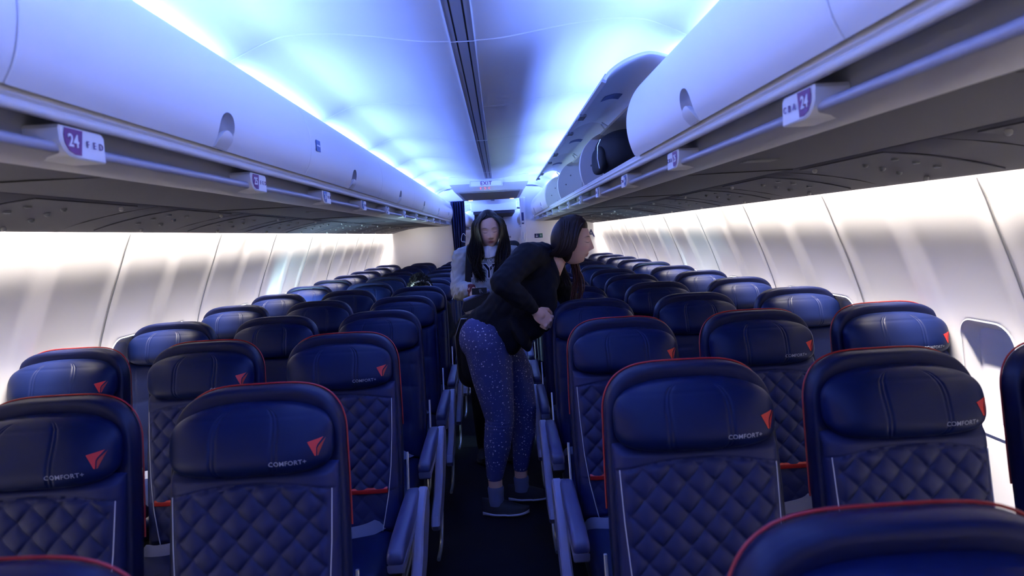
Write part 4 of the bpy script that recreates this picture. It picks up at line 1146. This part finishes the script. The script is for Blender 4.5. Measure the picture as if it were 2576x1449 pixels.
# hood cords
b = MB()
for xx in (.012, .028): b.tube(spline([(xx, -.155, 1.33), (xx + .004, -.163, 1.25), (xx - .002, -.166, 1.17), (xx + .004, -.160, 1.09)], 12), .0028, 6)
b.build('hood_cord', mat('cord_grey', (.4, .4, .42), .8), W2)
# backpack worn on her back: a thing of its own
r = empty('backpack', (0, 4.76, 1.12), label='black backpack worn by the woman in the grey sweatshirt, straps over shoulders', cat='bag')
b = MB(); blob_box(b, (0, .05, .02), (.15, .09, .22), 3.2); b.build('body', M['black'], r)
for s in (-1, 1):
    b = MB(); b.tube(spline([(s * .09, -.05, .20), (s * .098, -.12, .312), (s * .108, -.24, .308), (s * .118, -.325, .21), (s * .128, -.352, .08), (s * .145, -.33, -.04), (s * .16, -.20, -.10), (s * .13, -.03, -.14)], 40), .020, 10, flat=.22, updir=(1, 0, 0)); b.build('strap', M['black'], r)
b = MB(); b.tube(spline([(-.135, -.10, .335), (-.165, -.13, .345), (-.150, -.14, .395), (-.125, -.12, .36)], 12), .0022, 6); b.build('loop', M['white'], r)
b = MB(); b.tube(spline([(-.205, -.34, .04), (-.225, -.36, .0), (-.235, -.36, -.02)], 10), .0022, 6); b.build('strap_end', M['white'], r)
# case she carries, with pull handle
r = empty('carry_case', (-.05, 4.20, .60), label='black soft carry case with grey pull handle held in front of the woman', cat='bag')
b = MB(); blob_box(b, (0, 0, .20), (.165, .085, .225), 4.5); b.build('body', M['black'], r)
b = MB(); blob_box(b, (0, -.085, .17), (.135, .022, .15), 4.0); b.build('pocket', M['black'], r)
b = MB(); b.tube([(-.155, -.072, .02), (-.160, -.076, .30), (-.12, -.074, .405), (.12, -.074, .405)], .0035, 6); b.build('zipper', M['metal'], r)
b = MB(); b.prism([(-.100, .505), (.062, .555), (.070, .525), (.060, .488), (-.095, .440), (-.112, .46)], -.055, -.040, bev=.004); hb = b.build('handle_frame', M['blackgloss'], r)
b = MB(); b.tube([(-.098, -.048, .512), (-.02, -.048, .538), (.060, -.048, .562)], .011, 10); b.build('handle_grip', M['armgrey'], r)
b = MB(); b.tube([(.066, -.048, .55), (.070, -.050, .50), (.066, -.05, .46)], .006, 8); b.build('handle_post', M['metal'], r)
b = MB(); b.box(-.045, .045, -.075, -.070, .545, .585, .002); b.box(-.0, .001, -.0701, -.0700, .55, .5501)
o = b.build('strap_patch', M['blackgloss'], r); text_obj('R', .034, (.008, -.0775, .565), (1, 0, .25), (-.2, 0, 1), M['strip'], o)

# --- third person far behind, only part of the head shows
W3O = Vector((.085, 7.60, 0)); W3 = empty('person', W3O, label='dark haired person standing far down the aisle, mostly hidden', cat='person')
HC3 = Vector((0.0, 0, 1.565)); HR3 = frame_of((.45, -.85, -.05))
mb = MB(); chain(mb, [(0, 0, .92, .12), (0, 0, 1.10, .105), (0, 0, 1.30, .11)]); chain(mb, [(0, 0, 1.34, .05), (0, 0, 1.46, .048)])
for s in (-1, 1):
    chain(mb, [(s * .16, 0, 1.36, .05), (s * .20, .01, 1.10, .04), (s * .19, -.08, .88, .028)]); chain(mb, [(s * .08, 0, .88, .08), (s * .085, 0, .48, .055), (s * .085, .02, .08, .038)]); cap_prim(mb, (s * .085, .03, .04), (s * .09, -.12, .03), .034, .028)
    hand(mb, (s * .19, -.08, .88), (0, -.2, -1), (s, 0, 0), .95, side=1, curl=.5)
chain(mb, [(-.16, 0, 1.35, .05), (.16, 0, 1.35, .05)]); add_head(mb, HC3, HR3, 1.02)
o = fuse('body', mb, SK1, .006, W3, 1); skin_attr(o, HC3, HR3, 1.02, base=(.55, .34, .27))
mb = MB(); chain(mb, [(0, 0, .93, .14), (0, 0, 1.10, .13), (0, 0, 1.30, .13)]); chain(mb, [(-.16, 0, 1.355, .068), (.16, 0, 1.355, .068)])
for s in (-1, 1): chain(mb, [(s * .16, 0, 1.36, .062), (s * .20, .01, 1.10, .052), (s * .19, -.07, .91, .040)])
fuse('coat', mb, BJ, .010, W3, 2)
mb = MB()
for s in (-1, 1): chain(mb, [(s * .08, 0, .90, .10), (s * .085, 0, .48, .066), (s * .085, .02, .10, .048)])
fuse('trousers', mb, M['black'], .012, W3, 2)
mb = MB(); scalp(mb, HC3, HR3, 1.02, hl2, 1.15)
for k in range(40):
    sx = 1 if k % 2 else -1; u = random.random(); f = lambda x, y, z: HC3 + HR3 @ Vector((x, y, z))
    lock(mb, [f(0, .04 - .1 * u, .118), f(sx * .082, .02 - .09 * u, .02), f(sx * .088, -.0 - .09 * u, -.08), f(sx * .09, -.02 - .08 * u, -.20), f(sx * .08, -.02 - .07 * u, -.30)], .013, .003, 12, .5)
mb.build('hair', HM1, W3, angle=60)

# --- seated passenger, only the top of the head shows above the seats
W4O = Vector((-.55, 5.62, 0)); W4 = empty('person', W4O, label='seated passenger, only dark curly hair with pale headband shows above the seats', cat='person')
HC4 = Vector((-.025, -.04, 1.090)); HR4 = frame_of((.25, -.8, -.55))
mb = MB(); chain(mb, [(0, .02, .56, .13), (0, .02, .72, .11), (0, -.01, .90, .11)]); chain(mb, [(0, -.01, .93, .05), (-.015, -.02, 1.03, .048)])
for s in (-1, 1):
    chain(mb, [(s * .15, -.01, .94, .05), (s * .19, -.03, .74, .042), (s * .12, -.20, .66, .028)]); chain(mb, [(s * .09, -.02, .54, .085), (s * .10, -.36, .56, .062), (s * .10, -.37, .30, .05), (s * .10, -.36, .08, .038)]); cap_prim(mb, (s * .10, -.35, .04), (s * .10, -.44, .035), .034, .03)
    hand(mb, (s * .12, -.20, .66), (-s * .3, -.9, -.1), (0, 0, 1), .95, side=-s, curl=.4)
chain(mb, [(-.15, -.01, .93, .05), (.15, -.01, .93, .05)]); add_head(mb, HC4, HR4, 1.0)
o = fuse('body', mb, SK2, .006, W4, 1); skin_attr(o, HC4, HR4, 1.0, base=(.40, .24, .17))
mb = MB(); chain(mb, [(0, .02, .60, .14), (0, .01, .72, .128), (0, -.01, .90, .128)]); chain(mb, [(-.15, -.01, .935, .066), (.15, -.01, .935, .066)])
for s in (-1, 1): chain(mb, [(s * .15, -.01, .94, .062), (s * .19, -.03, .74, .054), (s * .13, -.18, .67, .040)])
fuse('sweater', mb, BJ, .010, W4, 2)
mb = MB()
for s in (-1, 1): chain(mb, [(s * .09, .02, .56, .10), (s * .10, -.36, .565, .072), (s * .10, -.37, .30, .060), (s * .10, -.36, .12, .05)])
fuse('trousers', mb, M['black'], .012, W4, 2)
mb = MB(); scalp(mb, HC4, HR4, 1.0, hl2, 1.14)
for k in range(520):
    a = random.uniform(0, 2 * math.pi); e = random.uniform(-.1, 1.5); d = Vector((math.cos(e) * math.sin(a), math.cos(e) * math.cos(a), math.sin(e)))
    if d.y > .75 and d.z < .5: continue
    p0 = Vector((.078 * d.x, .095 * d.y, .108 * d.z)) * 1.08; t1 = Vector((random.uniform(-1, 1), random.uniform(-1, 1), random.uniform(-1, 1))) * .010
    P = [HC4 + HR4 @ p0, HC4 + HR4 @ (p0 * 1.12 + t1), HC4 + HR4 @ (p0 * 1.17 - t1), HC4 + HR4 @ (p0 * 1.21 + t1 * .6)]
    mb.tube(P, [.004, .0035, .003, .0012], 4)
mb.build('hair', HM2, W4, angle=60)
b = MB(); b.tube([HC4 + HR4 @ Vector((.091 * math.sin(a), .030 + .012 * math.cos(a), .118 * math.cos(a))) for a in np.linspace(-1.7, 1.7, 30)], .013, 8, flat=.35, updir=tuple(HR4 @ Vector((0, 1, 0))))
b.build('headband', mat('beige_fabric', (.45, .38, .30), .8), W4)
